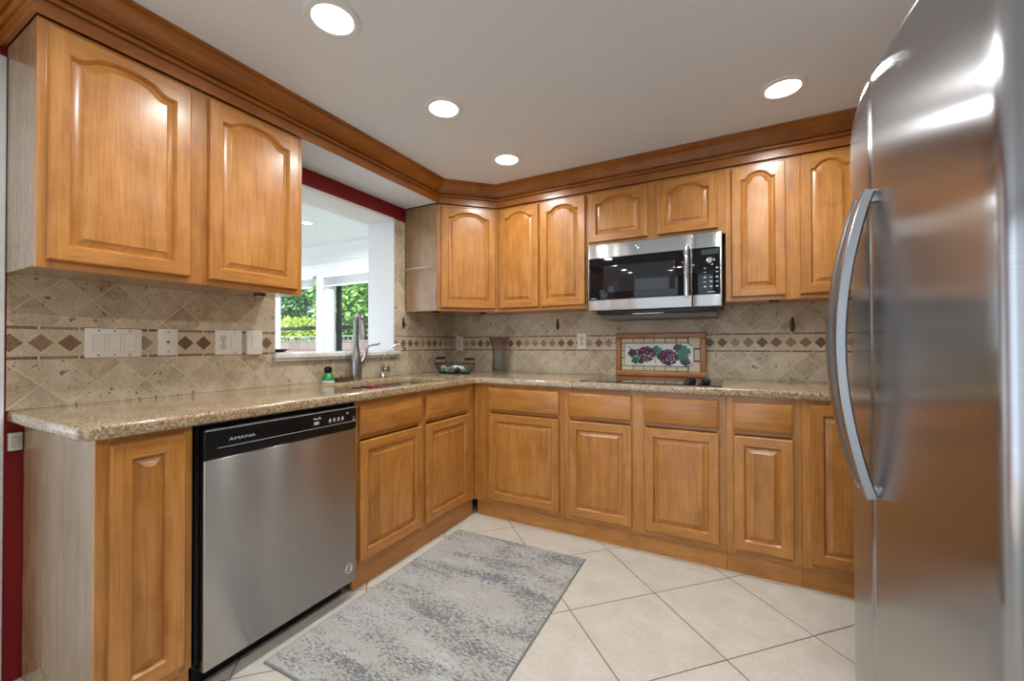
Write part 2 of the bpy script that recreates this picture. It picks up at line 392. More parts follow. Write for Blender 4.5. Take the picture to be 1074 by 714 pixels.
# white casing of the doorway and white strips round the pass-through
m = MB(); m.box(-.007, .012, -2.63, -2.517, 0, 2.092, bevel=.004); m.box(-.007, .012, -3.66, -3.55, 0, 2.092, bevel=.004); m.box(-.007, .012, -3.55, -2.63, 2.04, 2.092, bevel=.004)
struct(m.build('trim_1', M['white']))
m = MB(); m.box(-.007, .004, -1.62, -.722, 2.018, 2.034, bevel=.002); m.box(-.007, .004, -.733, -.722, 1.087, 2.018, bevel=.002)
struct(m.build('trim_2', M['white']))
# marble sill of the pass-through
m = MB(); m.box(-.27, .022, -1.589, -.731, 1.0565, 1.088, bevel=.006, seg=3); m.box(-.0005, .035, -1.605, -.685, 1.0565, 1.088, bevel=.008, seg=3)
m.box(.0005, .018, -1.600, -.69, 1.042, 1.0562, bevel=.004)
struct(m.build('trim_3', M['marble']))
# backsplash slabs
m = MB(); m.box(-.0075, 0, -2.511, -1.592, .912, 1.38); m.box(-.0075, 0, -1.592, -.722, .912, 1.041); m.box(-.0075, 0, -.721, -.0005, .912, 1.38); m.box(-.0075, 0, -.721, -.612, 1.38, 2.03)
struct(m.build('trim_4', M['trav']))
m = MB(); m.box(-.0075, 3.25, 0, .0075, .912, 1.38); struct(m.build('trim_5', M['trav']))
# soffit
m = MB(); m.box(0, .296, -1.65, -.611, 2.132, ZC-.0005); struct(m.build('trim_6', M['ceil']))

# ------------------------------------------------------------------ sunroom seen through the pass-through
YW = .78
m = MB(); m.box(-6, -.25, -6.5, .9, 2.44, 2.6); struct(m.build('sunroom_ceiling', M['ceil2']))
m = MB()
for x0, x1, z0, z1 in ((-6, -5.2, 0, 2.44), (-5.2, -4.0, 2.08, 2.44), (-4.0, -3.85, 0, 2.44), (-3.85, -2.874, 2.06, 2.44), (-2.874, -2.70, 0, 2.44), (-2.70, -.8, 2.06, 2.44), (-.8, -.25, 0, 2.44), (-5.2, -4.0, 0, .1)):
    m.box(x0, x1, YW, YW+.12, z0, z1)
struct(m.build('sunroom_wall', M['ceil2']))
m = MB(); m.box(-6, -5.9, -6.5, YW, 0, 2.44); struct(m.build('sunroom_wall_side', M['ceil2']))
# crown trim, casings
def sweep(path, prof, z0):
    """profile (out, dz) swept along an open xy path, mitred; out = left-hand side of travel"""
    n = len(path); vs, fs = [], []; P = [Vector(p) for p in path]
    for i, p in enumerate(P):
        d1 = (P[i]-P[i-1]).normalized() if i > 0 else (P[1]-P[0]).normalized()
        d2 = (P[i+1]-P[i]).normalized() if i < n-1 else d1
        n1 = Vector((-d1.y, d1.x)); n2 = Vector((-d2.y, d2.x)); b = (n1+n2).normalized(); b = b/max(.2, b.dot(n1))
        for o, dz in prof: vs.append((p.x+b.x*o, p.y+b.y*o, z0+dz))
    k = len(prof)
    for i in range(n-1):
        for j in range(k): fs.append([i*k+j, (i+1)*k+j, (i+1)*k+(j+1) % k, i*k+(j+1) % k])
    fs.append(list(range(k))); fs.append([(n-1)*k+j for j in range(k)][::-1])
    return vs, fs, k
m = MB(); vs, fs, k = sweep([(-.25, YW), (-5.9, YW)], [(0, 0), (.018, 0), (.02, .03), (.06, .12), (.10, .17), (.12, .178), (.12, .209), (0, .209)], 2.23)
m.add(vs, fs, 'x'); struct(m.build('sunroom_crown', M['white']))
m = MB()
for x0, x1, z0, z1 in ((-2.86, -2.715, 0, 2.062), (-4.0, -.8, 2.062, 2.115), (-3.98, -3.86, 0, 2.062)):
    m.box(x0, x1, YW-.018, YW-.0005, z0, z1, bevel=.004)
m.box(-2.70, -2.55, YW+.001, YW+.05, .02, 2.058, bevel=.006)
struct(m.build('sunroom_casing', M['white']))
def glazing(name, x0, x1, stile_mat, w):
    m = MB()
    for a, b, c, d in ((x0, x0+w, .02, 2.055), (x1-w, x1, .02, 2.055), (x0+w, x1-w, .02, .10), (x0+w, x1-w, 2.0, 2.055)): m.box(a, b, YW+.055, YW+.095, c, d, bevel=.004)
    o = struct(m.build(name, stile_mat)); g = MB(); g.box(x0+w, x1-w, YW+.072, YW+.078, .10, 2.0); g.build('glass_pane', M['pane'], o); return o
glazing('window_1', -3.849, -2.876, M['white'], .03)
glazing('window_2', -2.55, -.802, M['blackm'], .072)
def blind(x0, x1, label):
    t = thing('window_blind', label, 'blind', ((x0+x1)/2, YW-.03, 1.89)); w = (x1-x0)/2
    MB().box(-w, w, -.028, .010, .125, .168, bevel=.004).build('headrail', M['white'], t)
    m = MB()
    for i in range(9): m.box(-w+.01, w-.01, -.022, .006, .026+i*.0108, .030+i*.0108, bevel=.001)
    for xx in (-w*.7, w*.7): m.tube([(xx, -.008, .02), (xx, -.008, .126)], .002, 6)
    m.build('slats', M['white'], t)
    MB().box(-w+.005, w-.005, -.024, .008, .006, .024, bevel=.004).build('bottom_rail', M['white'], t)
blind(-3.83, -2.89, 'raised white slat blind over the left window beyond the sink opening')
blind(-2.68, -.85, 'raised white slat blind over the black framed glass door beyond the sink opening')
# ------------------------------------------------------------------ downlights
def downlight(loc, label, power, group, rad=.068, color=(.975, .985, .98)):
    t = thing('recessed_downlight', label, 'ceiling light', loc, group=group)
    MB().lathe([(rad*1.0, -.001), (rad*1.02, -.007), (rad*1.13, -.009), (rad*1.32, -.006), (rad*1.36, 0), (rad*.95, 0), (rad*.95, -.001)], 40, cap=False).build('trim_ring', M['white'], t)
    MB().lathe([(0.0005, -.0035), (rad*.6, -.0035), (rad*.99, -.002), (rad*.99, -.0005)], 40).build('lens', M['lens'], t)
    ld = bpy.data.lights.new('downlight_lamp', 'AREA'); ld.shape = 'DISK'; ld.size = rad*1.9; ld.energy = power; ld.color = color; ld.spread = math.radians(165)
    lo = bpy.data.objects.new('downlight_lamp', ld); COL.objects.link(lo); lo.parent = t; lo.location = (0, 0, -.012)
    return t
G = 'recessed ceiling downlights'
downlight((.913, -1.961, ZC), 'round recessed downlight nearest the camera, above the dishwasher', LAMP_W, G)
downlight((.913, -1.335, ZC), 'middle round downlight of the row running along the sink side', LAMP_W, G)
downlight((.913, -.707, ZC), 'round recessed downlight in front of the diagonal corner cabinet', LAMP_W, G)
downlight((2.338, -.743, ZC), 'round recessed downlight on the right, in front of the fridge', LAMP_W, G)
for y in (-1.50, -2.2, -2.9): downlight((2.338, y, ZC), 'round recessed downlight in the ceiling over the fridge side, outside the picture', LAMP_W, 'ceiling downlights outside the picture')
for y in (-2.6,): downlight((.913, y, ZC), 'round recessed downlight in the ceiling over the sink side, outside the picture', LAMP_W, 'ceiling downlights outside the picture')
downlight((-1.89, -.06, 2.44), 'small round downlight in the white ceiling of the room beyond the sink opening', 24, 'sunroom downlights', .05, (.93, .97, 1))
for p in ((-3.6, -.06), (-1.89, -2.4), (-3.6, -2.4)): downlight((*p, 2.44), 'added unseen downlight brightening the white room beyond, hidden by the wall', 24, 'added sunroom lamps out of view', .05, (.93, .97, 1))  # unseen lamps added to brighten the sunroom, built like its visible downlight

# ------------------------------------------------------------------ cabinet parts
def door_part(parent, x, z, w, h, y_front, arch=0.0, st=.046, mat=None, label=None, T=None, side=1):
    """framed raised-panel door; local x..x+w, z..z+h, back on plane y_front, front towards -y"""
    mat = mat or M['wood']; t = .019; e = .0045; N = 28
    rb = .046; rt = .070 if arch else .046
    def top(sx):
        if not arch: return h - rt
        u = min(1, abs(sx)/.86); q_ = min(1, (1-u)/.42); f = (1-u*u*.80-.2*u**4)*(q_*q_*(3-2*q_))**.6
        return h - rt + arch*f
    def loop(d, y):
        xa, xb = st+d, w-st-d
        L = [(xa, y, rb+d), (xb, y, rb+d)]
        for i in range(N+1):
            sx = 1-2*i/N; L.append(((xa+xb)/2+sx*(xb-xa)/2, y, top(sx)-d))
        return L
    B = Matrix.Translation((x, y_front, z)); B = (T @ B) if T is not None else B
    m = MB()
    # front faces with butt joints
    q = lambda x0, x1, z0, z1: [(x0, -t, z0), (x1, -t, z0), (x1, -t, z1), (x0, -t, z1)]
    m.add(q(e, st, e, h-e), [[0, 1, 2, 3]], 'z', B); m.add(q(w-st, w-e, e, h-e), [[0, 1, 2, 3]], 'z', B)
    m.add(q(st, w-st, e, rb), [[0, 1, 2, 3]], 'x', B)
    vs = []; fs = []
    for i in range(N+1):
        xx = st + (w-2*st)*i/N; vs += [(xx, -t, top(-1+2*i/N)), (xx, -t, h-e)]
    for i in range(N): fs.append([2*i, 2*i+2, 2*i+3, 2*i+1])
    m.add(vs, fs, 'x', B)
    # outer edge
    def rect(d, y): return [(d, y, d), (w-d, y, d), (w-d, y, h-d), (d, y, h-d)]
    R = [rect(e, -t), rect(e*.35, -t+e*.3), rect(0, -t+e), rect(0, 0)]
    vs = [p for r in R for p in r]; fs = [[k*4+i, k*4+(i+1) % 4, k*4+4+(i+1) % 4, k*4+4+i] for k in range(3) for i in range(4)]
    m.add(vs, [f for j, f in enumerate(fs) if j % 4 in (1, 3)], 'z', B); m.add(vs, [f for j, f in enumerate(fs) if j % 4 in (0, 2)], 'x', B)
    # sticking
    L = [loop(0, -t), loop(.002, -t+.0035), loop(.006, -t+.0075), loop(.0085, -t+.0135)]
    k = len(L[0]); vs = [p for l in L for p in l]
    fs = [[a*k+i, a*k+(i+1) % k, (a+1)*k+(i+1) % k, (a+1)*k+i] for a in range(3) for i in range(k)]
    m.add(vs, fs, 'z', B)
    d = m.build('door', mat, parent, 40)
    if label: d['label'] = label
    p = MB(); L = [loop(.0075, -t+.0142), loop(.0105, -t+.0138), loop(.030, -t+.0036), loop(.0325, -t+.0016)]
    vs = [q_ for l in L for q_ in l]; k = len(L[0])
    fs = [[a*k+i, a*k+(i+1) % k, (a+1)*k+(i+1) % k, (a+1)*k+i] for a in range(3) for i in range(k)]
    p.add(vs, fs, 'z', B)
    dd = .0325; xa, xb = st+dd, w-st-dd; vs = []; fs = []
    for i in range(N+1):
        sx = -1+2*i/N; xx = (xa+xb)/2+sx*(xb-xa)/2; vs += [(xx, -t+.0016, rb+dd), (xx, -t+.0016, top(sx)-dd)]
    for i in range(N): fs.append([2*i, 2*i+2, 2*i+3, 2*i+1])
    p.add(vs, fs, 'z', B); p.build('raised_panel', mat, d, 30)
    return d
def drawer_part(parent, x, z, w, h, y_front, name='drawer_front'):
    m = MB(); t = .019
    def rect(d, y): return [(x+d, y_front+y, z+d), (x+w-d, y_front+y, z+d), (x+w-d, y_front+y, z+h-d), (x+d, y_front+y, z+h-d)]
    R = [rect(0, 0), rect(0, -t+.007), rect(.002, -t+.0045), rect(.006, -t+.003), rect(.008, -t+.0008), rect(.010, -t)]
    vs = [p for r in R for p in r]; fs = [[k*4+i, k*4+(i+1) % 4, k*4+4+(i+1) % 4, k*4+4+i] for k in range(5) for i in range(4)]
    fs.append([20, 21, 22, 23]); m.add(vs, fs, 'x'); return m.build(name, M['wood'], parent, 30)
def face_frame(parent, w, z0, z1, depth, stiles, rails, mat=None):
    m = MB()
    for a, b in stiles: m.box(a, b, -depth, -depth+.018, z0, z1, 'z', .0008, 1)
    ss = sorted(stiles)
    for za, zb in rails:
        for (a0, a1), (b0, b1) in zip(ss, ss[1:]): m.box(a1+.0002, b0-.0002, -depth, -depth+.018, za, zb, 'x', .0008, 1)
    return m.build('face_frame', mat or M['wood'], parent)
def carcass(parent, w, z0, z1, depth, side='wood'):
    return MB().box(.0005, w-.0005, -depth+.0185, -.001, z0, z1).build('carcass', M[side], parent)

# ---- wall cabinets
UB, UT = 1.367, 2.125; UD = .300
def wall_cabinet(label, loc, rotz, w, doors, stiles, z0=UB, dz=None, arch=.038, side='wood'):
    t = thing('wall_cabinet', label, 'wall cabinet', (loc[0], loc[1], z0), rotz, 'honey wood wall cabinets')
    h = UT - z0
    carcass(t, w, 0.004, h, UD, side); face_frame(t, w, 0, h, UD, stiles, [(0, .045), (h-.06, h)])
    for xa, xb in doors:
        b = dz if dz is not None else .024
        door_part(t, xa, b, xb-xa, 2.108-z0-b, -UD, arch)
    return t
wall_cabinet('wide two-door honey wood wall cabinet on the left, above the dishwasher', (.0008, -2.516), R90, .865,
    [(.020, .395), (.458, .838)], [(0, .035), (.380, .472), (.825, .865)], side='wood_side')
wall_cabinet('two-door honey wood wall cabinet between the diagonal corner cabinet and the microwave', (.608, 0), 0, .684,
    [(.022, .336), (.352, .674)], [(0, .035), (.322, .364), (.655, .684)])
wall_cabinet('short two-door honey wood wall cabinet directly above the microwave', (1.2925, 0), 0, .807,
    [(.014, .384), (.438, .770)], [(0, .030), (.370, .450), (.757, .807)], z0=1.757, dz=.032, arch=.034)
t = wall_cabinet('tall two-door honey wood wall cabinet between the microwave and the fridge', (2.100, 0), 0, 1.149,
    [(.030, .284), (.347, .601)], [(0, .045), (.270, .362), (.590, 1.149)])
# diagonal corner cabinet
t = thing('corner_cabinet', 'diagonal one-door honey wood wall cabinet in the corner beside the sink opening', 'wall cabinet', (0, 0, UB), 0, 'honey wood wall cabinets')
A = .607
h = UT-UB
MB().prism([(.001, -.001), (.001, -A), (UD-.014, -A), (A, -UD+.014), (A, -.001)], .004, h).build('carcass', M['wood_side'], t)
DT = Matrix.Translation((UD, -A, 0)) @ Matrix.Rotation(PI/4, 4, 'Z')     # local x along the diagonal, front = -y
DL = (A-UD)*math.sqrt(2)
m = MB()
for a, b in ((0, .03), (DL-.03, DL)): m.box(a, b, 0, .012, 0, h, 'z', .0006, 1, T=DT)
m.box(.0302, DL-.0302, 0, .012, 0, .045, 'x', .0006, 1, T=DT); m.box(.0302, DL-.0302, 0, .012, h-.06, h, 'x', .0006, 1, T=DT)
m.build('face_frame', M['wood'], t)
door_part(t, .024, .024, DL-.044, 2.108-UB-.024, 0, .038, T=DT)

# crown moulding: one run with a return at the left end
prof = [(.002, .003), (.015, 0), (.017, .003), (.017, .044), (.010, .046), (.010, .0505), (.022, .052), (.028, .057), (.028, .063), (.022, .067), (.017, .068), (.017, .0725), (.033, .074), (.036, .079), (.032, .083), (.037, .092), (.044, .104), (.055, .117), (.069, .127), (.083, .1335), (.0835, .139), (.095, .140), (.095, .152), (.002, .152)]
vs, fs, k = sweep([(3.248, -UD), (A, -UD), (UD, -A), (UD, -2.516), (.001, -2.516)], [(o_, z_*.948) for o_, z_ in prof], 2.1255)
m = MB()
for a in range(4): m.add(vs, fs[a*k:(a+1)*k], 'x' if a in (0, 3) else ('y' if a == 2 else 'x'))
m.add(vs, fs[-2:], 'z'); m.v = [(x, y, z) for x, y, z in m.v]
tag(m.build('crown_moulding', M['crown'], None, 30), 'stained wood crown moulding running along the tops of all wall cabinets below the ceiling', 'moulding')

# ---- base cabinets
BD = .604; BT = .872
def base_cabinet(label, loc, rotz, w, doors, drawers, stiles, side='wood', hollow=False, z1=BT):
    t = thing('base_cabinet', label, 'base cabinet', (*loc, 0), rotz, 'honey wood base cabinets')
    MB().box(.0005, (w if not hollow else w-.0005)-.0005, -BD+.0185, -.001, .10, z1 if not hollow else .69).build('carcass', M[side], t)
    rr = [(.10, .132), (.845, z1)] + ([(.690, .716)] if drawers else [])
    face_frame(t, w, .10, z1, BD, stiles, rr)
    for xa, xb in drawers: drawer_part(t, xa, .708, xb-xa, .138, -BD)
    for xa, xb in doors: door_part(t, xa, .128, xb-xa, (.682 if drawers else .852)-.128, -BD)
    if side != 'wood': MB().box(.0006, .018, -BD+.0355, -.002, 0, .0995).build('end_panel', M[side], t)
    MB().box(0.0006, w-.0006, -BD+.016, -BD+.034, 0, .0995, 'x').build('toe_kick', M['wood'], t)
    return t
# left run (y from the near end to the corner)
base_cabinet('narrow one-door base cabinet at the left end, beside the dishwasher', (.001, -2.472), R90, .230, [(.027, .206)], [], [(0, .030), (.200, .230)], side='wood_side')
base_cabinet('sink base cabinet right of the dishwasher with two false drawer fronts', (.001, -1.598), R90, .9925, [(.020, .450), (.490, .912)], [(.020, .450), (.490, .912)], [(0, .025), (.440, .500), (.905, .9925)], hollow=True)
# back run
base_cabinet('one-drawer base cabinet next to the inside corner, left of the cooktop', (.62, 0), 0, .624, [(.104, .594)], [(.104, .594)], [(-.015, .115), (.585, .624)])
base_cabinet('wide base cabinet under the cooktop with two doors and two drawer fronts', (1.2445, 0), 0, .857, [(.032, .396), (.462, .826)], [(.032, .396), (.462, .826)], [(0, .040), (.386, .472), (.817, .857)])
base_cabinet('narrow one-drawer base cabinet just right of the cooktop', (2.102, 0), 0, .311, [(.030, .278)], [(.030, .278)], [(0, .040), (.269, .311)])
base_cabinet('full-height one-door base cabinet partly hidden behind the fridge', (2.4135, 0), 0, .835, [(.031, .390)], [], [(0, .042), (.380, .835)])

# ---- countertop with the sink cut-out
def curve_slab(name, outer, holes, z0, z1, bev, mat, parent=None):
    cu = bpy.data.curves.new(name, 'CURVE'); cu.dimensions = '2D'; cu.fill_mode = 'BOTH'
    for lp in [outer]+holes:
        sp = cu.splines.new('POLY'); sp.points.add(len(lp)-1); sp.use_cyclic_u = True
        for p, (x, y) in zip(sp.points, lp): p.co = (x, y, 0, 1)
    cu.extrude = (z1-z0)/2 - bev; cu.bevel_depth = bev; cu.bevel_resolution = 3; cu.offset = -bev
    to = bpy.data.objects.new(name, cu); COL.objects.link(to)
    me = bpy.data.meshes.new_from_object(to.evaluated_get(bpy.context.evaluated_depsgraph_get())); bpy.data.objects.remove(to)
    me.transform(Matrix.Translation((0, 0, (z0+z1)/2))); me.materials.clear(); me.materials.append(mat); me.name = name
    bm = bmesh.new(); bm.from_mesh(me); bmesh.ops.remove_doubles(bm, verts=bm.verts[:], dist=1e-5); bmesh.ops.recalc_face_normals(bm, faces=bm.faces[:]); bm.to_mesh(me); bm.free()
    for p in me.polygons: p.use_smooth = True
    me.set_sharp_from_angle(angle=math.radians(40))
    o = bpy.data.objects.new(name, me); COL.objects.link(o); o.parent = parent; return o
def rrect(x0, x1, y0, y1, r, n=8):
    L = []
    for cx, cy, a in ((x1-r, y1-r, 0), (x0+r, y1-r, PI/2), (x0+r, y0+r, PI), (x1-r, y0+r, 3*PI/2)):
        for i in range(n+1): t = a+PI/2*i/n; L.append((cx+r*math.cos(t), cy+r*math.sin(t)))
    return L
outer = [(.0006, -.0006), (.0006, -2.509)] + [(.592+.043*math.sin(t), -2.466-.043*math.cos(t)) for t in [PI/2*i/8 for i in range(9)]] + \
        [(.635, -.660), (.640, -.646), (.660, -.635), (3.249, -.635), (3.249, -.0006)]
SX0, SX1, SY0, SY1 = .175, .560, -1.49, -.80
hole = rrect(SX0, SX1, SY0, SY1, .07)
ct = curve_slab('countertop', outer, [hole[::-1]], .8725, .912, .010, M['granite'])
tag(ct, 'speckled tan granite countertop running in an L around the corner', 'countertop')
# sink
t = thing('kitchen_sink', 'steel kitchen sink under the granite counter beneath the opening', 'sink', ((SX0+SX1)/2, (SY0+SY1)/2, .70))
w2, l2 = (SX1-SX0)/2, (SY1-SY0)/2
def basin(y0, y1):
    m = MB(); o = rrect(-w2-.004, w2+.004, y0, y1, .06); n = len(o); L = []
    for d, z in ((0, .172), (.004, .10), (.012, .02), (.035, .003)):
        q = rrect(-w2-.004+d, w2+.004-d, y0+d, y1-d, .06); L.append([(x, y, z) for x, y in q])
    vs = [p for l in L for p in l]; fs = [[a*n+i, a*n+(i+1) % n, (a+1)*n+(i+1) % n, (a+1)*n+i] for a in range(3) for i in range(n)] + [[3*n+i for i in range(n)]]
    m.add(vs, fs); return m
basin(-l2-.004, -.01).build('basin', M['sink'], t); basin(.01, l2+.004).build('basin', M['sink'], t)
MB().lathe([(.001, .0045), (.03, .0045), (.042, .007), (.045, .0045)], 24, T=TR(0, -l2/2, 0)).build('drain', M['chrome'], t)
MB().lathe([(.001, .0045), (.03, .0045), (.042, .007), (.045, .0045)], 24, T=TR(0, l2/2, 0)).build('drain', M['chrome'], t)
m = MB(); m.box(-w2, w2, -.009, .009, .003, .15, bevel=.006); m.build('divider', M['sink'], t)
# red dish cloth over the divider
m = MB(); vs, fs = [], []
for i in range(13):
    for j in range(11):
        u = -1+2*i/12; v = -1+2*j/10
        yy = v*.075; zz = .1795 + .004*math.sin(5*u+2*v) - max(0, abs(yy)-.030)*1.6
        yy2 = (abs(yy) if abs(yy) < .03 else .03+(abs(yy)-.03)*.35)*(1 if v > 0 else -1)
        vs.append((u*.085+.004*math.sin(7*v), yy2+.003*math.sin(6*u), zz))
for i in range(12):
    for j in range(10): fs.append([i*11+j, i*11+j+1, (i+1)*11+j+1, (i+1)*11+j])
top = len(vs); vs += [(x, y*1.03, z+.003) for x, y, z in vs]; fs += [[a+top for a in f[::-1]] for f in fs]
edge = [i*11 for i in range(13)] + [12*11+j for j in range(1, 11)] + [i*11+10 for i in range(11, -1, -1)] + [j for j in range(9, 0, -1)]
fs += [[edge[i], edge[(i+1) % len(edge)], edge[(i+1) % len(edge)]+top, edge[i]+top] for i in range(len(edge))]
m.add(vs, fs); tag(m.build('dish_cloth', M['cloth_red'], None, 80, ((SX0+SX1)/2-.05, (SY0+SY1)/2-.012, .70)), 'red dish cloth hanging over the middle of the steel sink', 'dish cloth')

# ------------------------------------------------------------------ dishwasher
t = thing('dishwasher', 'stainless steel dishwasher with black control strip under the left counter', 'dishwasher', (.002, -2.2405, 0), R90)
Wd = .641; y0 = -.634
MB().box(.004, Wd-.003, -.575, -.02, .10, .862).build('tub', M['black'], t)
m = MB(); m.box(.004, .016, -.607, -.5755, .10, .868); m.box(Wd-.013, Wd-.003, -.607, -.5755, .10, .868); m.box(.016, Wd-.013, -.60, -.5755, .858, .868); m.build('side_trim', M['black'], t)
MB().box(.018, Wd-.015, y0, -.577, .076, .7555, bevel=.004, seg=3).build('door', M['steel_v'], t)
cp = MB().box(.018, Wd-.015, y0-.002, -.577, .757, .856, bevel=.005, seg=3).build('control_panel', M['black'], t)
m = MB(); m.box(.055, Wd-.018, y0-.0028, y0-.0015, .789, .7905); m.box(.020, Wd-.017, y0-.0028, y0-.0012, .8498, .8515)
m.build('trim_line', M['mark'], cp)
text_piece('AMANA', .017, M['mark'], 'brand_lettering', cp, TR(.135, y0-.0026, .812) @ Matrix.Diagonal((1.45, 1, .8, 1)) @ UPY)
def symbol(*boxes):
    m = MB()
    for x0, x1, z0, z1 in boxes: m.box(x0, x1, y0-.0027, y0-.0015, z0, z1)
    return m
symbol((.409, .444, .8255, .829), (.412, .416, .829, .832), (.436, .440, .829, .834)).build('control_symbol', M['mark'], cp)
symbol((.412, .434, .804, .809), (.412, .434, .811, .816), (.414, .420, .809, .811), (.426, .432, .809, .811)).build('control_symbol', M['mark'], cp)
for i in range(4):
    cx, cz = .487+i*.021, .812
    m = symbol((cx-.006, cx+.006, cz-.009, cz-.006), (cx-.001, cx+.001, cz-.0062, cz-.004))
    m.add([(cx-.007, y0-.0027, cz), (cx, y0-.0027, cz-.007), (cx+.007, y0-.0027, cz), (cx, y0-.0027, cz+.009)], [[0, 1, 2, 3]])
    m.build('control_symbol', M['mark'], cp)
symbol((.571, .580, .826, .833)).build('control_symbol', M['mark'], cp)
symbol((.609, .6105, .797, .812), (.604, .615, .794, .797)).build('control_symbol', M['mark'], cp)
MB().box(.02, Wd-.03, -.555, -.535, 0.0, .0745).build('kick_plate', M['black'], t)
st = MB().lathe([(.0005, .0), (.021, .0), (.021, .0007), (.0005, .0007)], 32, T=TR(.588, y0-.0001, .142) @ Matrix.Rotation(PI/2, 4, 'X')).build('round_sticker', M['plastic'], t)
m = MB(); c0 = (.588, .142)
def arc_bar(cx, cz, r, a0, a1, w, yy):
    vs, fs = [], []
    for i in range(17):
        a = a0+(a1-a0)*i/16; vs += [(cx+(r-w)*math.cos(a), yy, cz+(r-w)*math.sin(a)), (cx+(r+w)*math.cos(a), yy, cz+(r+w)*math.sin(a))]
    for i in range(16): fs.append([2*i, 2*i+1, 2*i+3, 2*i+2])
    m.add(vs, fs)
arc_bar(*c0, .0185, 0, 2*PI, .0009, y0-.0011); arc_bar(c0[0]-.002, c0[1]-.004, .0066, .6, 5.6, .0026, y0-.0011); arc_bar(c0[0]+.002, c0[1]+.006, .0058, .3, 4.2, .0024, y0-.0011)
m.box(c0[0]-.002, c0[0]+.009, y0-.0012, y0-.0009, c0[1]-.0015, c0[1]+.0015); m.build('sticker_print', M['dark'], st)

# ------------------------------------------------------------------ microwave
t = thing('microwave', 'stainless steel over-the-range microwave with black glass door above the cooktop', 'microwave', (1.327, -.0005, 1.302))
Wm = .758; yf = -.402; Z0, Z1 = .036, .449     # door bottom / top (local)
MB().box(.004, Wm-.004, -.372, -.001, .0385, .4495, bevel=.003).build('body', M['blackm'], t)
xd = .607
d = MB()
d.box(.0, xd, yf+.002, -.3735, Z0, Z1, bevel=.006, seg=3); d = d.build('door', M['steel_v'], t)
gz0, gz1 = Z0+.066, Z1-.085
MB().box(.008, xd-.006, yf-.0005, yf+.004, gz0, gz1, bevel=.0015).build('glass', M['glassblk'], d)
MB().box(.10, .515, yf-.0012, yf+.001, gz0+.045, gz1-.055, bevel=.0005).build('door_window', M['window'], d)
hd = MB(); hx = .580
hd.tube([(hx, yf-.030-.004*math.sin(PI*i/12), gz0-.004+(gz1-gz0+.012)*i/12) for i in range(13)], .0145, 12, flat=.8)
for zz in (gz0+.010, gz1-.006): hd.box(hx-.009, hx+.009, yf-.030, yf+.003, zz-.012, zz+.012, bevel=.003)
hd.build('handle', M['chrome'], d)
bd = MB().lathe([(.0005, 0), (.0105, 0), (.0125, .001), (.0125, .0025), (.011, .003), (.0005, .003)], 28, T=TR(.307, yf+.0025, Z1-.038) @ Matrix.Rotation(PI/2, 4, 'X')).build('round_badge', M['chrome'], d)
text_piece('GE', .0125, M['dark'], 'badge_letters', d, TR(.307, yf-.0012, Z1-.038) @ UPY)
MB().box(.022, .055, yf-.0009, yf-.0004, gz0+.008, gz0+.0115).build('door_print', M['mark'], d)
cp = MB().box(xd+.002, Wm, yf+.002, -.3735, Z0, Z1, bevel=.006, seg=3).build('control_panel', M['steel_v'], t)
kp = MB().box(xd+.001, Wm-.010, yf-.0005, yf+.004, gz0, gz1, bevel=.0015).build('keypad', M['glassblk'], cp)
MB().box(.655, .742, yf-.0010, yf, gz1-.040, gz1-.012).build('display', plain('display', srgb(52, 62, 56), .2), cp)
MB().lathe([(.0005, .030), (.012, .030), (.016, .027), (.019, .006), (.021, 0), (.0005, 0)], 28, T=TR(.697, yf-.0002, gz1-.078) @ Matrix.Rotation(PI/2, 4, 'X')).build('dial', M['chrome'], cp)
for r, zz in enumerate((gz1-.117, gz1-.139, gz1-.168, gz1-.192, gz1-.219)):
    for cI, xx in enumerate((.672, .702, .732)):
        if r < 2 and cI == 1: continue
        wv_ = .007 if r > 1 else (.005 if cI == 0 else .007)
        m = MB(); m.box(xx-wv_, xx+wv_, yf-.0011, yf-.0002, zz-.0022, zz+.0022)
        if (r + cI) % 2 == 0 or r > 3: m.box(xx-wv_*.6, xx+wv_*.6, yf-.0011, yf-.0002, zz+.0018, zz+.0058)
        m.build('key_mark', M['mark'], kp)
MB().box(.685, .722, yf-.0011, yf-.0002, gz0+.012, gz0+.0155).build('key_mark', M['mark'], kp)
m = MB(); m.box(.05, Wm-.02, -.385, -.30, .014, .0380, bevel=.003); m.box(.09, .20, -.38, -.33, .010, .0142); m.box(.55, .68, -.38, -.33, .010, .0142); m.build('vent_grille', M['blackm'], t)
MB().box(.05, Wm-.03, -.299, -.02, -.012, .0378, bevel=.003).build('underside_panel', plain('underside_grey', srgb(128, 124, 118), .5), t)
MB().box(.27, .45, -.384, -.345, .0105, .0138, bevel=.001).build('light_cover', M['white'], t)

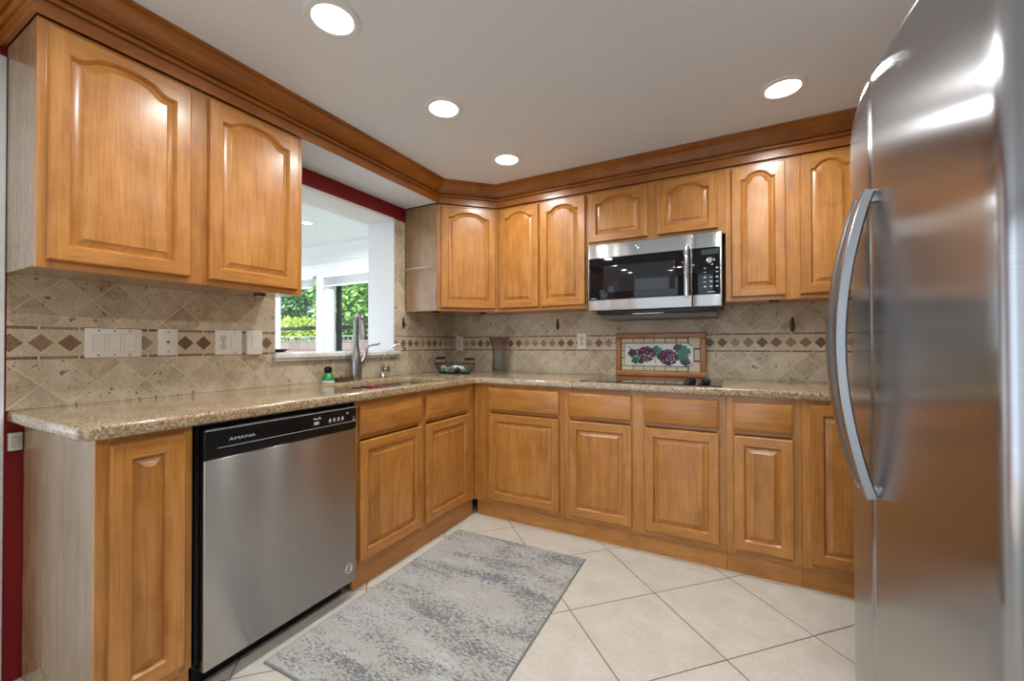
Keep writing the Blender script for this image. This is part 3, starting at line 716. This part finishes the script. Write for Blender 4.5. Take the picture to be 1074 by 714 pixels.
# ------------------------------------------------------------------ fridge
t = thing('refrigerator', 'large stainless steel side-by-side refrigerator on the right', 'refrigerator', (2.86, -1.693, 0))
ox, oy = 2.86, -1.693
MB().box(2.535-ox, 3.235-ox, -2.098-oy, -1.236-oy, .02, 1.745, bevel=.006).build('cabinet_body', plain('fridge_side_grey', (.12, .12, .125, 1), .4, .6), t)
MB().box(2.50-ox, 2.534-ox, -2.09-oy, -1.246-oy, .003, .055, bevel=.004).build('base_grille', M['black'], t)
def front_x(y): return 2.422 + .056*abs((y+1.690)/.455)**2.0
def fridge_door(ya, yb):
    """ya<yb; convex door with rounded edges, built as a grid in (y, z) plus sides"""
    zs = [.062, .066, .074, .09] + [.09+(1.70-.09)*i/12 for i in range(1, 13)] + [1.735, 1.755, 1.768, 1.775, 1.778]
    ys = [ya, ya+.002, ya+.007, ya+.014] + [ya+.014+(yb-ya-.028)*i/18 for i in range(1, 18)] + [yb-.014, yb-.007, yb-.002, yb]
    def rnd(d, R): return 0 if d >= R else R-math.sqrt(max(0, R*R-(R-d)**2))
    vs, fs = [], []; nY = len(ys)
    for z in zs:
        for y in ys:
            off = max(rnd(y-ya, .014 if ya < -1.8 else .012), rnd(yb-y, .014), 0) + rnd(1.778-z, .043)*.75 + rnd(z-.062, .02)
            vs.append((front_x(y)+off-ox, y-oy, z))
    for i in range(len(zs)-1):
        for j in range(nY-1): fs.append([i*nY+j, i*nY+j+1, (i+1)*nY+j+1, (i+1)*nY+j])
    o = len(vs); nZ = len(zs); xb = 2.532-ox
    ring = [j for j in range(nY)] + [i*nY+nY-1 for i in range(1, nZ)] + [(nZ-1)*nY+j for j in range(nY-2, -1, -1)] + [i*nY for i in range(nZ-2, 0, -1)]
    for r in ring: vs.append((xb, vs[r][1], vs[r][2]))
    n_ = len(ring)
    for i in range(n_): fs.append([ring[i], ring[(i+1) % n_], o+(i+1) % n_, o+i])
    fs.append([o+i for i in range(n_)])
    m = MB(); m.add(vs, fs, 'z', uvfn=lambda c: (c[1], c[2])); return m.build('door', M['steel_h'], t, 50)
d1 = fridge_door(-2.108, -1.6935); d2 = fridge_door(-1.6875, -1.220)
def fridge_handle(d, y):
    m = MB(); pts = []; n_ = 24; z0, z1 = .785, 1.475; xs = front_x(y)
    for i in range(n_+1):
        s = i/n_; pts.append((xs-.010-.054*math.sin(PI*s)**.85-ox, y-oy, z0+(z1-z0)*s))
    vs, fs = [], []; sec = [(-.010, -.017), (-.013, -.011), (-.013, .011), (-.010, .017), (.006, .017), (.010, .012), (.010, -.012), (.006, -.017)]
    for i, p in enumerate(pts):
        a = Vector(pts[max(i-1, 0)]); b = Vector(pts[min(i+1, n_)]); dd = (b-a).normalized(); nn = Vector((dd.z, 0, -dd.x))
        for q, w_ in sec: vs.append((p[0]+nn.x*q, p[1]+w_, p[2]+nn.z*q))
    k = len(sec)
    for i in range(n_):
        for j in range(k): fs.append([i*k+j, i*k+(j+1) % k, (i+1)*k+(j+1) % k, (i+1)*k+j])
    fs.append(list(range(k))); fs.append([n_*k+j for j in range(k)])
    m.add(vs, fs)
    for zz in (z0+.012, z1-.012): m.box(xs-.014-ox, xs+.004-ox, y-.010-oy, y+.010-oy, zz-.014, zz+.014, bevel=.003)
    m.build('handle', M['steel_s'], d, 30)
fridge_handle(d1, -1.722); fridge_handle(d2, -1.636)

# ------------------------------------------------------------------ cooktop
t = thing('cooktop', 'black glass cooktop set into the granite below the tile picture', 'cooktop', (1.71, -.355, .9125))
curve_slab('glass_surface', rrect(-.375, .375, -.235, .235, .012), [], 0, .005, .002, M['cook'], t)
m = MB()
for cx, cy, r in ((-.24, -.11, .09), (-.24, .12, .075), (.02, .11, .10), (.02, -.12, .075)):
    vs, fs = [], []
    for i in range(48):
        a = 2*PI*i/48; vs += [(cx+(r-.0012)*math.cos(a), cy+(r-.0012)*math.sin(a), .0053), (cx+r*math.cos(a), cy+r*math.sin(a), .0053)]
    for i in range(48): j = (i+1) % 48; fs.append([2*i, 2*i+1, 2*j+1, 2*j])
    m.add(vs, fs)
m.build('burner_rings', plain('ring_print', srgb(70, 66, 62), .3), t)
def knob(x, y, rot):
    m = MB(); n_ = 40; vs, fs = [], []
    prof_ = [(.026, 0), (.027, .004), (.024, .010), (.020, .018), (.017, .022), (.001, .0225)]
    for r, z in prof_:
        for k in range(n_):
            a = 2*PI*k/n_; lob = 1+.22*math.cos(5*a+rot)*min(1, z/.006); vs.append((x+r*lob*math.cos(a), y+r*lob*math.sin(a), .0052+z))
    for i in range(len(prof_)-1):
        for k in range(n_): fs.append([i*n_+k, i*n_+(k+1) % n_, (i+1)*n_+(k+1) % n_, (i+1)*n_+k])
    fs.append(list(range(n_))); m.add(vs, fs)
    m.box(x-.004, x+.004, y-.020, y+.020, .0265, .034, bevel=.002, T=None)
    o = m.build('control_knob', M['black'], t)
    MB().box(x-.0012, x+.0012, y-.019, y-.002, .0339, .0346).build('pointer_mark', M['steel_s'], o)
knob(.215, -.17, .3); knob(.287, -.165, 1.1); knob(.215, -.06, .3); knob(.287, -.055, 1.1)

# ------------------------------------------------------------------ tile picture with grapes
t = thing('tile_picture', 'wood-framed tile picture of purple grapes and green leaves behind the cooktop', 'picture', (1.695, -.0008, .9135))
PW, PH = .288, .292
m = MB(); fw_ = .036
for x0, x1, z0, z1, g_ in ((-PW, PW, PH-fw_, PH, 'x'), (-PW, PW, 0, fw_, 'x'), (-PW, -PW+fw_, fw_+.0003, PH-fw_-.0003, 'z'), (PW-fw_, PW, fw_+.0003, PH-fw_-.0003, 'z')):
    m.box(x0, x1, -.030, 0, z0, z1, g_, .006, 3)
m.build('frame', M['oak'], t)
ix, iz0, iz1 = PW-fw_, fw_, PH-fw_
MB().box(-ix, ix, -.010, 0, iz0, iz1).build('grout_bed', plain('dark_grout', srgb(66, 54, 42), .8), t)
m = MB(); bw = .032; gp = .0046; nx = 7; cw = (2*ix)/nx
def tile(x0, x1, z0, z1): m.box(x0+gp/2, x1-gp/2, -.0145, -.0095, z0+gp/2, z1-gp/2, bevel=.0012, seg=1)
ncol = 6; cw = (2*ix-.085)/ncol
for i in range(ncol):
    x0 = -ix+.012+i*cw
    if i == 0: tile(-ix, x0+cw, iz1-bw, iz1); tile(-ix, x0+cw, iz0, iz0+bw)
    else: tile(x0, x0+cw, iz1-bw, iz1); tile(x0, x0+cw, iz0, iz0+bw)
xr = -ix+.012+ncol*cw
hz = (iz1-iz0-2*bw)/3
for i in range(3):
    tile(-ix, -ix+.022, iz0+bw+i*hz, iz0+bw+(i+1)*hz)
    if i == 1: tile(ix-.036, ix, iz0+bw+i*hz-.012, iz0+bw+(i+1)*hz+.012)
for sgn in (0, 1):     # corner tiles cut at 45 degrees
    za, zb = (iz0, iz0+bw+hz-.014) if sgn == 0 else (iz1-bw-hz+.014, iz1)
    pts = [(xr+gp, za), (ix-gp/2, za), (ix-gp/2, zb-gp), (ix-.036, zb-gp), (xr+gp, za+bw-gp/2)] if sgn == 0 else [(xr+gp, zb), (ix-gp/2, zb), (ix-gp/2, za+gp), (ix-.036, za+gp), (xr+gp, zb-bw+gp/2)]
    m.prism(pts, .0095, .0145, T=Matrix.Rotation(PI/2, 4, 'X'))
m.build('border_tiles', plain('cream_tile', srgb(222, 206, 176), .4), t)
cxa, cxb, cza, czb = -ix+.024, ix-.040, iz0+bw+.003, iz1-bw-.003
m = MB(); m.prism([(cxa, cza), (xr, cza), (cxb, cza+.028), (cxb, czb-.028), (xr, czb), (cxa, czb)], .0095, .0140, T=Matrix.Rotation(PI/2, 4, 'X'))
m.build('picture_tile', plain('glazed_white_tile', srgb(234, 229, 216), .2), t)
PWX, PHZ = cxb-cxa, czb-cza
def P(u, v): return (cxa+u*PWX, -.0145, cza+v*PHZ)          # u, v in 0..1 over the picture tile
rg = random.Random(3)
def grape_cluster(cu, cv, ru, rv, n_):
    m = MB(); placed = []
    for _ in range(6000):
        u, v = rg.uniform(-1, 1), rg.uniform(-1, 1)
        if u*u+v*v > 1: continue
        p = P(cu+u*ru, cv+v*rv)
        if any((p[0]-q[0])**2+(p[2]-q[2])**2 < .0092**2 for q in placed): continue
        placed.append(p); r = rg.uniform(.0066, .0076); m.sphere((p[0], p[1]+.001, p[2]), r, 10, 6, sc=(1, .7, 1))
        if len(placed) >= n_: break
    m.build('grape_cluster', M['grape'], t)
grape_cluster(.33, .52, .115, .33, 75); grape_cluster(.65, .40, .125, .34, 75); grape_cluster(.19, .60, .06, .16, 12)
def leaf(cu, cv, size, ang, mt, lobes=5):
    m = MB(); vs = [(0, -.003, 0)]; fs = []; n_ = 60
    for i in range(n_):
        a = 2*PI*i/n_; r = size*(.72+.28*abs(math.cos(lobes*a/2))**.7+.05*math.cos(15*a))*(1 if i else .8)
        vs.append((r*math.cos(a+ang), 0, r*.92*math.sin(a+ang)))
    for i in range(n_): fs.append([0, 1+i, 1+(i+1) % n_])
    m.add(vs, fs, T=TR(*P(cu, cv)))
    for k in range(lobes):
        a = ang+2*PI*k/lobes; m.tube([(0, -.003, 0), (size*.75*math.cos(a), -.0012, size*.7*math.sin(a))], .0007, 5, T=TR(*P(cu, cv)), mi=1)
    m.build('leaf', [mt, M['stem']], t, 60)
leaf(.485, .66, .040, .4, M['leaf_g']); leaf(.545, .44, .030, 1.3, M['leaf_d']); leaf(.86, .62, .048, .2, M['leaf_g']); leaf(.79, .80, .032, 2., M['leaf_d']); leaf(.89, .20, .032, 1., M['leaf_d'])
leaf(.12, .56, .032, .8, M['leaf_d']); leaf(.17, .24, .030, 2.2, M['leaf_g']); leaf(.25, .20, .022, .2, M['leaf_d']); leaf(.84, .38, .034, .9, M['leaf_g'])
for pts in (((.44, .86), (.45, .55), (.455, .3), (.475, .06)), ((.05, .86), (.11, .78), (.16, .66)), ((.40, .5), (.47, .40), (.52, .44)), ((.16, .6), (.20, .42), (.18, .3))):
    MB().tube([(P(u, v)[0], P(u, v)[1]-.001, P(u, v)[2]) for u, v in pts], .0016, 6).build('vine_stem', M['stem'], t)

# ------------------------------------------------------------------ wall plates
def plate(parent, x0, x1, z0, z1, th=.006):
    return MB().box(x0, x1, -th, 0, z0, z1, bevel=.003, seg=2).build('plate', M['plastic'], parent)
def rocker(parent, cx, cz, y=-.006):
    m = MB(); m.box(cx-.0175, cx+.0175, y-.0008, y+.001, cz-.035, cz+.035); m.build('rocker_frame', M['plastic2'], parent)
    m = MB(); vs = [(cx-.0155, y-.0012, cz-.033), (cx+.0155, y-.0012, cz-.033), (cx+.0155, y-.0045, cz+.033), (cx-.0155, y-.0045, cz+.033), (cx-.0155, y, cz-.033), (cx+.0155, y, cz-.033), (cx+.0155, y, cz+.033), (cx-.0155, y, cz+.033)]
    m.add(vs, [[0, 1, 2, 3], [0, 4, 5, 1], [1, 5, 6, 2], [2, 6, 7, 3], [3, 7, 4, 0]]); m.build('rocker', M['plastic'], parent)
def screws(parent, pts, y=-.006):
    for px, pz in pts: MB().lathe([(.0005, 0), (.003, 0), (.0025, .0012), (.0005, .0014)], 12, T=TR(px, y, pz) @ Matrix.Rotation(PI/2, 4, 'X')).build('screw', M['bronze'], parent)
def receptacle(parent, cx, cz, y=-.006):
    m = MB()
    for s in (-1, 1):
        c = cz+s*.0195
        for sx in (-.0065, .0045): m.box(cx+sx, cx+sx+.002, y-.0008, y+.001, c-.001, c+.007)
        m.lathe([(.0005, 0), (.0024, 0), (.0024, .0008), (.0005, .0008)], 10, T=TR(cx, y, c-.008) @ Matrix.Rotation(PI/2, 4, 'X'))
    b = MB()
    for s in (-1, 1): b.lathe([(.0005, 0), (.0165, 0), (.0165, .0006), (.0005, .0006)], 24, T=TR(cx, y, cz+s*.0195) @ Matrix.Rotation(PI/2, 4, 'X'))
    o = b.build('receptacle', M['plastic2'], parent); m.build('slots', M['dark'], o)
WP = 'white wall plates on the backsplash'
def wplate(name, label, cat, loc, rotz): return thing(name, label, cat, loc, rotz, WP)
t = wplate('light_switch', 'wide white plate with three rocker switches above the left counter end', 'light switch', (.0004, -2.239, 1.139), R90)
plate(t, -.085, .085, -.056, .056)
for cx in (-.046, 0, .046): rocker(t, cx, 0); screws(t, [(cx, .047), (cx, -.047)])
t = wplate('cable_plate', 'almost blank white plate with one small centre hole', 'wall plate', (.0004, -2.065, 1.143), R90)
plate(t, -.036, .036, -.057, .057); screws(t, [(0, .042), (0, -.042)])
MB().lathe([(.0005, 0), (.005, 0), (.005, .0012), (.0005, .0012)], 16, T=TR(0, -.006, 0) @ Matrix.Rotation(PI/2, 4, 'X')).build('jack', M['dark'], t)
t = wplate('outlet_switch', 'white double plate with a power outlet and one rocker switch', 'power outlet', (.0004, -1.823, 1.142), R90)
plate(t, -.060, .060, -.058, .058); receptacle(t, -.024, 0); rocker(t, .026, 0); screws(t, [(.026, .048), (.026, -.048), (-.024, 0)])
t = wplate('light_switch', 'thick white single rocker switch beside the sink opening', 'light switch', (.0004, -1.708, 1.142), R90)
plate(t, -.036, .036, -.060, .060, .022); rocker(t, 0, 0, -.022)
t = wplate('power_outlet', 'white power outlet on the back wall at the corner, above the wire basket', 'power outlet', (.055, -.0004, 1.138), 0)
plate(t, -.035, .035, -.058, .058); receptacle(t, 0, 0); screws(t, [(0, 0)])
t = wplate('power_outlet', 'white power outlet on the back wall left of the tile picture', 'power outlet', (1.152, -.0004, 1.152), 0)
plate(t, -.036, .036, -.058, .058); receptacle(t, 0, 0); screws(t, [(0, 0)])
t = wplate('wall_plate', 'small white square plate on the red wall strip under the counter end', 'wall plate', (-.0076, -2.4905, .806), R90)
plate(t, -.0165, .0165, -.030, .030, .014); MB().box(-.011, .011, -.0155, -.0138, -.02, .02, bevel=.001).build('cover', M['plastic2'], t)

# ------------------------------------------------------------------ bronze hooks, paper towel rod, puck lights
def hook(label, loc, rotz):
    t = thing('wall_hook', label, 'hook', loc, rotz, 'bronze wall hooks')
    m = MB(); vs, fs = [], []; n_ = 28
    for r_, y in ((1.0, 0), (1.0, -.003), (.8, -.007), (.4, -.009)):
        for i in range(n_):
            a = 2*PI*i/n_; zz = math.sin(a); wv = (.0115-.0035*zz)*math.cos(a); vs.append((wv*r_, y, .044*zz*r_))
    for k in range(3):
        for i in range(n_): fs.append([k*n_+i, k*n_+(i+1) % n_, (k+1)*n_+(i+1) % n_, (k+1)*n_+i])
    fs.append([3*n_+i for i in range(n_)]); m.add(vs, fs); m.build('back_plate', M['bronze'], t)
    MB().tube([(0, -.006, -.008), (0, -.014, -.018), (0, -.022, -.022), (0, -.026, -.014), (0, -.026, -.006)], [.004, .004, .0035, .0035, .003], 10).build('hook_arm', M['bronze'], t)
hook('bronze teardrop hook on the tile strip right of the sink opening', (.0005, -.630, 1.289), R90)
hook('bronze teardrop hook on the back wall left of the microwave', (.961, -.0005, 1.283), 0)
hook('bronze teardrop hook on the back wall near the fridge', (2.442, -.0005, 1.243), 0)
t = thing('towel_rod', 'thin metal towel rod on the side of the diagonal corner cabinet', 'towel rod', (.005, -.6075, 1.675))
MB().tube([(.008, -.034, 0), (.10, -.034, .003), (.222, -.034, .004)], .0032, 10).build('rod', M['chrome'], t)
for xx, zz in ((.012, 0), (.218, .004)):
    MB().tube([(xx, 0, zz), (xx, -.034, zz)], .003, 8).lathe([(.0005, 0), (.009, 0), (.008, .003), (.0005, .003)], 16, T=TR(xx, 0, zz) @ Matrix.Rotation(PI/2, 4, 'X')).build('bracket', M['chrome'], t)
def puck(label, x, y):
    t = thing('puck_light', label, 'cabinet light', (x, y, UB+.0035), group='dark puck lights under the wall cabinets')
    MB().lathe([(.0005, -.010), (.020, -.010), (.024, -.008), (.026, 0), (.0005, 0)], 28).build('housing', M['blackm'], t)
    MB().lathe([(.0005, -.0115), (.017, -.0115), (.017, -.0098), (.0005, -.0098)], 24).build('lens', M['plastic2'], t)
puck('dark puck light under the left wall cabinet', .155, -1.765)
puck('dark puck light under the diagonal cabinet near the sink opening', .20, -.50)
puck('dark puck light under the diagonal cabinet near the back wall', .43, -.22)
puck('dark puck light under the wall cabinet right of the microwave', 2.336, -.22)

# ------------------------------------------------------------------ faucets and sink things
CT = .9125
t = thing('kitchen_faucet', 'tall brushed nickel pull-down kitchen faucet behind the sink', 'faucet', (.072, -1.125, CT))
MB().lathe([(.001, 0), (.034, 0), (.036, .004), (.0355, .03), (.037, .07), (.036, .10), (.031, .14), (.023, .18), (.0185, .205), (.0165, .24), (.016, .26), (.001, .262)], 28).build('body', M['nickel'], t)
arc = [(0, 0, .255), (.001, 0, .33), (.006, 0, .37), (.014, 0, .394), (.027, 0, .403), (.041, 0, .396), (.0522, 0, .375)]
MB().tube(arc, [.0155, .0150, .0145, .0145, .0145, .0150, .0155], 14).build('spout', M['nickel'], t)
m = MB(); m.tube([(.0525, 0, .374), (.055, 0, .340), (.059, 0, .300), (.062, 0, .262), (.063, 0, .245)], [.0158, .0165, .0195, .024, .0245], 16); m.build('spray_head', M['nickel'], t)
m = MB(); m.tube([(.008, .014, .10), (.012, .040, .115), (.014, .058, .150), (.014, .068, .185), (.016, .082, .208), (.020, .115, .216), (.024, .150, .219), (.026, .172, .226)], [.020, .018, .0145, .0115, .0085, .0065, .006, .0065], 12)
m.build('lever_handle', M['nickel'], t)
t = thing('water_filter_faucet', 'small gooseneck drinking water tap right of the main faucet', 'faucet', (.062, -.893, CT))
MB().lathe([(.001, 0), (.024, 0), (.024, .006), (.018, .014), (.011, .028), (.010, .05), (.012, .055), (.012, .07), (.008, .085), (.001, .087)], 24).build('body', M['nickel'], t)
pts = [(0, 0, .08), (.002, .003, .12), (.012, .018, .155), (.026, .042, .190), (.040, .068, .213), (.054, .092, .220), (.066, .112, .213), (.074, .126, .197)]
MB().tube(pts, .0052, 10).tube([(.072, .123, .201), (.077, .131, .186), (.079, .135, .176)], [.0075, .008, .0075], 10).build('gooseneck', M['nickel'], t)
MB().tube([(.004, .006, .05), (.012, .026, .052)], .009, 12).lathe([(.001, -.005), (.019, -.005), (.021, 0), (.019, .005), (.001, .005)], 24, T=TR(.015, .035, .052) @ Matrix.Rotation(PI/2, 4, 'Y')).build('lever', M['nickel'], t)
t = thing('dish_brush', 'palm dish brush with green body and black knob behind the sink', 'dish brush', (.070, -1.322, CT-.0098))
MB().lathe([(.001, .010), (.034, .010), (.036, .014), (.035, .022), (.001, .022)], 24).build('bristles', M['bristle'], t)
MB().lathe([(.001, .0225), (.036, .0225), (.037, .030), (.030, .045), (.022, .056), (.019, .064), (.001, .065)], 28).build('body', M['green'], t)
MB().lathe([(.001, .0655), (.018, .0655), (.021, .072), (.022, .088), (.019, .098), (.010, .103), (.001, .104)], 24).build('knob', M['black'], t)
t = thing('sink_strainer', 'round metal sink stopper lying beside the green dish brush', 'sink stopper', (.066, -1.225, CT))
MB().lathe([(.001, 0), (.040, 0), (.046, .008), (.050, .016), (.050, .019), (.044, .019), (.036, .013), (.001, .013)], 30).build('rim', M['brass'], t)
MB().lathe([(.001, .0131), (.008, .0131), (.007, .022), (.010, .028), (.008, .034), (.001, .036)], 18).build('knob', M['brass'], t)
t = thing('saucer', 'small black dish on the left end of the marble sill', 'dish', (-.13, -1.495, 1.0885))
MB().lathe([(.001, 0), (.030, 0), (.034, .003), (.055, .016), (.056, .018), (.052, .018), (.030, .006), (.001, .005)], 32).build('bowl', M['blackm'], t)
MB().lathe([(.001, .0052), (.012, .0052), (.010, .012), (.001, .014)], 16).build('foot_knob', M['blackm'], t)

# ------------------------------------------------------------------ wire basket with stones, vase
BX, BY, BR = .255, -.345, math.radians(-16)
t = thing('wire_basket', 'black wire basket with dark wooden handles on the corner counter', 'basket', (BX, BY, CT), BR); t.scale = (.86, .86, .92)
def oval(a, b, z, n_=40): return [(a*math.cos(2*PI*i/n_), b*math.sin(2*PI*i/n_), z) for i in range(n_)]
m = MB(); m.tube(oval(.170, .115, .003), .003, 8, closed=True); m.tube(oval(.195, .135, .040), .0017, 6, closed=True); m.tube(oval(.215, .150, .078), .0035, 8, closed=True)
for i in range(26):
    a = 2*PI*i/26; m.tube([(.170*math.cos(a), .115*math.sin(a), .003), (.196*math.cos(a), .136*math.sin(a), .040), (.215*math.cos(a), .150*math.sin(a), .078)], .0016, 6)
for i in range(-4, 5):
    yy = i*.024; xx = .170*math.sqrt(max(0, 1-(yy/.115)**2)); m.tube([(-xx, yy, .002), (xx, yy, .002)], .0015, 6)
m.build('wire_body', M['blackm'], t)
for s in (-1, 1):
    m = MB(); m.tube([(s*.196, -.062, .078), (s*.204, -.062, .105), (s*.206, -.052, .118)], .0025, 8); m.tube([(s*.196, .062, .078), (s*.204, .062, .105), (s*.206, .052, .118)], .0025, 8)
    o = m.build('handle_bracket', M['blackm'], t)
    MB().tube([(s*.206, -.055, .119), (s*.206, -.045, .120), (s*.206, 0, .121), (s*.206, .045, .120), (s*.206, .055, .119)], [.008, .0105, .012, .0105, .008], 12).build('handle_grip', plain('dark_wood_grip', srgb(52, 32, 24), .4), o)
sm = [plain('stone_white', srgb(218, 222, 216), .3), plain('stone_black', srgb(28, 32, 30), .25), plain('stone_green', srgb(120, 142, 126), .3)]
rs = random.Random(11); SG = 'polished stones in the wire basket'; RB = Matrix.Rotation(BR, 3, 'Z') @ Matrix.Scale(.86, 3)
spots = [(-.118, -.030), (-.085, .035), (-.060, -.058), (-.040, .0), (-.012, .058), (-.008, -.060), (.030, -.012), (.045, .055), (.048, -.062), (.082, .012), (.094, -.042), (.125, .008)]
protos = {}
names_c = ['white', 'black', 'grey green']
for i, (sx, sy) in enumerate(spots):
    k = i % 3; p = RB @ Vector((sx, sy, 0))
    if k not in protos:
        bm = bmesh.new(); bmesh.ops.create_icosphere(bm, subdivisions=3, radius=.030)
        for v in bm.verts:
            f = 1+.16*math.sin(3*v.co.x/.03+k*2)+.12*math.cos(4*v.co.y/.03+k); v.co = Vector((v.co.x*f, v.co.y*f*.8, v.co.z*.62*f))
        zmin = min(v.co.z for v in bm.verts)
        for v in bm.verts: v.co.z -= zmin
        m = MB(); m.bm(bm); o = m.build('stone', sm[k], None, 70); protos[k] = o
    else: o = protos[k].copy(); COL.objects.link(o)
    o.location = (BX+p.x, BY+p.y, CT+.0045); o.rotation_euler = (0, 0, rs.uniform(0, 6.28)); o.scale = (.85, .85, rs.uniform(.95, 1.45))
    tag(o, '%s polished stone lying in the black wire basket' % names_c[k], 'stone', SG)
t = thing('vase', 'flared glass vase, mauve at the rim, standing by the back wall', 'vase', (.525, -.135, CT))
out_p = [(.048, 0), (.052, .006), (.054, .03), (.053, .07), (.050, .12), (.050, .16), (.056, .20), (.066, .24), (.078, .272)]
in_p = [(.075, .272), (.062, .24), (.052, .20), (.046, .16), (.046, .12), (.048, .07), (.048, .03), (.044, .016), (.001, .014)]
MB().lathe([(.001, 0)] + out_p + in_p, 96, flute=.035, nf=16).build('vessel', M['vase'], t)
# ------------------------------------------------------------------ rug
rp = [(.655, -.855), (1.447, -.828), (1.472, -2.028), (.662, -2.045)]
def inset(d):
    cx = sum(p[0] for p in rp)/4; cy = sum(p[1] for p in rp)/4
    return [(x+(d if x < cx else -d), y+(d if y < cy else -d)) for x, y in rp]
t = thing('rug', 'grey distressed runner rug on the tile floor before the dishwasher', 'rug', (0, 0, 0))
MB().prism(inset(.006), .0008, .0085).build('pile', M['rug'], t)
m = MB(); a_, b_ = rp, inset(.0061); vs = [(x, y, .0004) for x, y in a_] + [(x, y, .006) for x, y in a_] + [(x, y, .0075) for x, y in b_] + [(x, y, .0004) for x, y in b_]
m.add(vs, [[i+k*4, (i+1) % 4+k*4, (i+1) % 4+((k+1) % 4)*4, i+((k+1) % 4)*4] for k in range(4) for i in range(4)]); m.build('binding', M['rug_edge'], t)

# ------------------------------------------------------------------ garden beyond the sunroom
m = MB(); m.box(-26, 6, .9, 22, -.3, -.12); struct(m.build('ground', M['lawn']))
m = MB(); m.box(-15, -1, 4.05, 4.25, -.12, 1.20); struct(m.build('garden_wall', M['block']))
t = thing('garden_railing', 'white metal railing on top of the pinkish garden wall', 'railing', (-8, 4.15, 1.2005))
m = MB(); m.box(-7, 7, -.02, .02, .135, .16); m.box(-7, 7, -.015, .015, .015, .035); m.build('rails', M['rail'], t)
m = MB()
for i in range(94): m.box(-6.945+i*.15, -6.933+i*.15, -.005, .005, .0352, .1348)
m.build('balusters', M['rail'], t)
for i in range(8): MB().box(-7+i*2-.025, -7+i*2+.025, -.025, .025, 0, .175).build('post', M['rail'], t)
t = thing('screen_enclosure', 'black metal frame of the patio screen outside the far windows', 'screen frame', (-4, 1.6, -.12))
m = MB(); m.box(-3, 3.5, -.025, .025, 1.497, 1.558, bevel=.004); m.build('chair_rail', M['blackm'], t)
m = MB(); m.box(-3, 3.5, -.025, .025, 2.9, 2.96, bevel=.004); m.build('top_rail', M['blackm'], t)
for xx in (-3, 3.45): MB().box(xx, xx+.05, -.025, .025, 0, 2.9, bevel=.004).build('post', M['blackm'], t)
def tree(label, loc, h, blobs, nleaf, size, lm, seed, trunk=True, name='garden_tree'):
    t = thing(name, label, 'tree' if trunk else 'shrub', loc, group='garden greenery beyond the wall'); r = random.Random(seed); m = MB()
    vs, fs = [], []
    for _ in range(nleaf):
        bx, by, bz, br_ = r.choice(blobs); d = Vector((r.gauss(0, 1), r.gauss(0, 1), r.gauss(0, 1))).normalized()*br_*(.55+.5*r.random())
        p = Vector((bx, by, bz))+d; q = Vector((r.gauss(0, 1), r.gauss(0, 1), r.gauss(0, .6)-.5)).normalized(); s_ = q.cross(Vector((r.random(), r.random(), r.random()))).normalized()
        L = size*r.uniform(.7, 1.4); w_ = L*.28; nn = q.cross(s_)*(L*.12); o = len(vs)
        vs += [p[:], (p+q*L*.5+s_*w_+nn)[:], (p+q*L)[:], (p+q*L*.5-s_*w_+nn)[:]]; fs.append([o, o+1, o+2]); fs.append([o, o+2, o+3])
    me = MB(); me.v = [tuple(v) for v in vs]; me.f = fs; me.mi = [0]*len(fs); me.sm = [False]*len(fs); me.uv = [(0, 0)]*(3*len(fs))
    mm = bpy.data.meshes.new('foliage'); mm.from_pydata(me.v, [], me.f); mm.materials.append(lm); mm.update()
    o = bpy.data.objects.new('foliage', mm); COL.objects.link(o); o.parent = t
    k = MB(); zt = min(b[2] for b in blobs)
    k.tube([(0, 0, 0), (.05, .02, h*.25), (-.03, .04, h*.5)], [h*.035, h*.028, h*.02], 10)
    for bx, by, bz, br_ in blobs[:6]: k.tube([(-.03, .04, h*.45), (bx*.5, by*.5, (h*.45+bz)/2), (bx, by, bz)], [h*.018, h*.012, h*.005], 7)
    k.build('trunk', M['bark'], t)
def blobs(seed, w, h0, h1, n_, rr):
    r = random.Random(seed); return [(r.uniform(-w, w), r.uniform(-w*.6, w*.6), r.uniform(h0, h1), rr*r.uniform(.7, 1.2)) for _ in range(n_)]
tree('broad leafy green tree behind the black framed glass door', (-8.1, 5.9, -.12), 4.2, blobs(1, .75, 1.2, 3.6, 22, .62), 11000, .15, M['leafA'], 1)
tree('yellow green bush low behind the left far window', (-10.9, 5.7, -.12), 2.4, blobs(2, .75, .8, 1.9, 14, .55), 6000, .14, M['leafB'], 2)
tree('dark green tree rising behind the yellow green bush', (-12.6, 8.9, -.12), 4.6, blobs(3, .9, 1.2, 4.2, 18, .75), 8000, .17, M['leafC'], 3)
tree('tall dark green tree at the left edge of the far window', (-16.4, 9.3, -.12), 5.0, blobs(4, 1.2, 1.0, 4.6, 20, .95), 8000, .2, M['leafC'], 4)
tree('bright green bush at the right edge of the glass door view', (-5.5, 5.9, -.12), 3.2, blobs(5, .55, .8, 3.0, 12, .55), 5000, .15, M['leafA'], 5)
tree('pale green tree in the back of the garden view', (-10.6, 13.0, -.12), 5.5, blobs(6, 1.6, 1.0, 5.0, 24, 1.15), 8000, .24, M['leafA'], 6)
tree('pale green tree farthest to the left at the back of the garden', (-17.6, 14.0, -.12), 5.5, blobs(7, 1.8, 1.0, 5.0, 24, 1.2), 8000, .26, M['leafB'], 7)
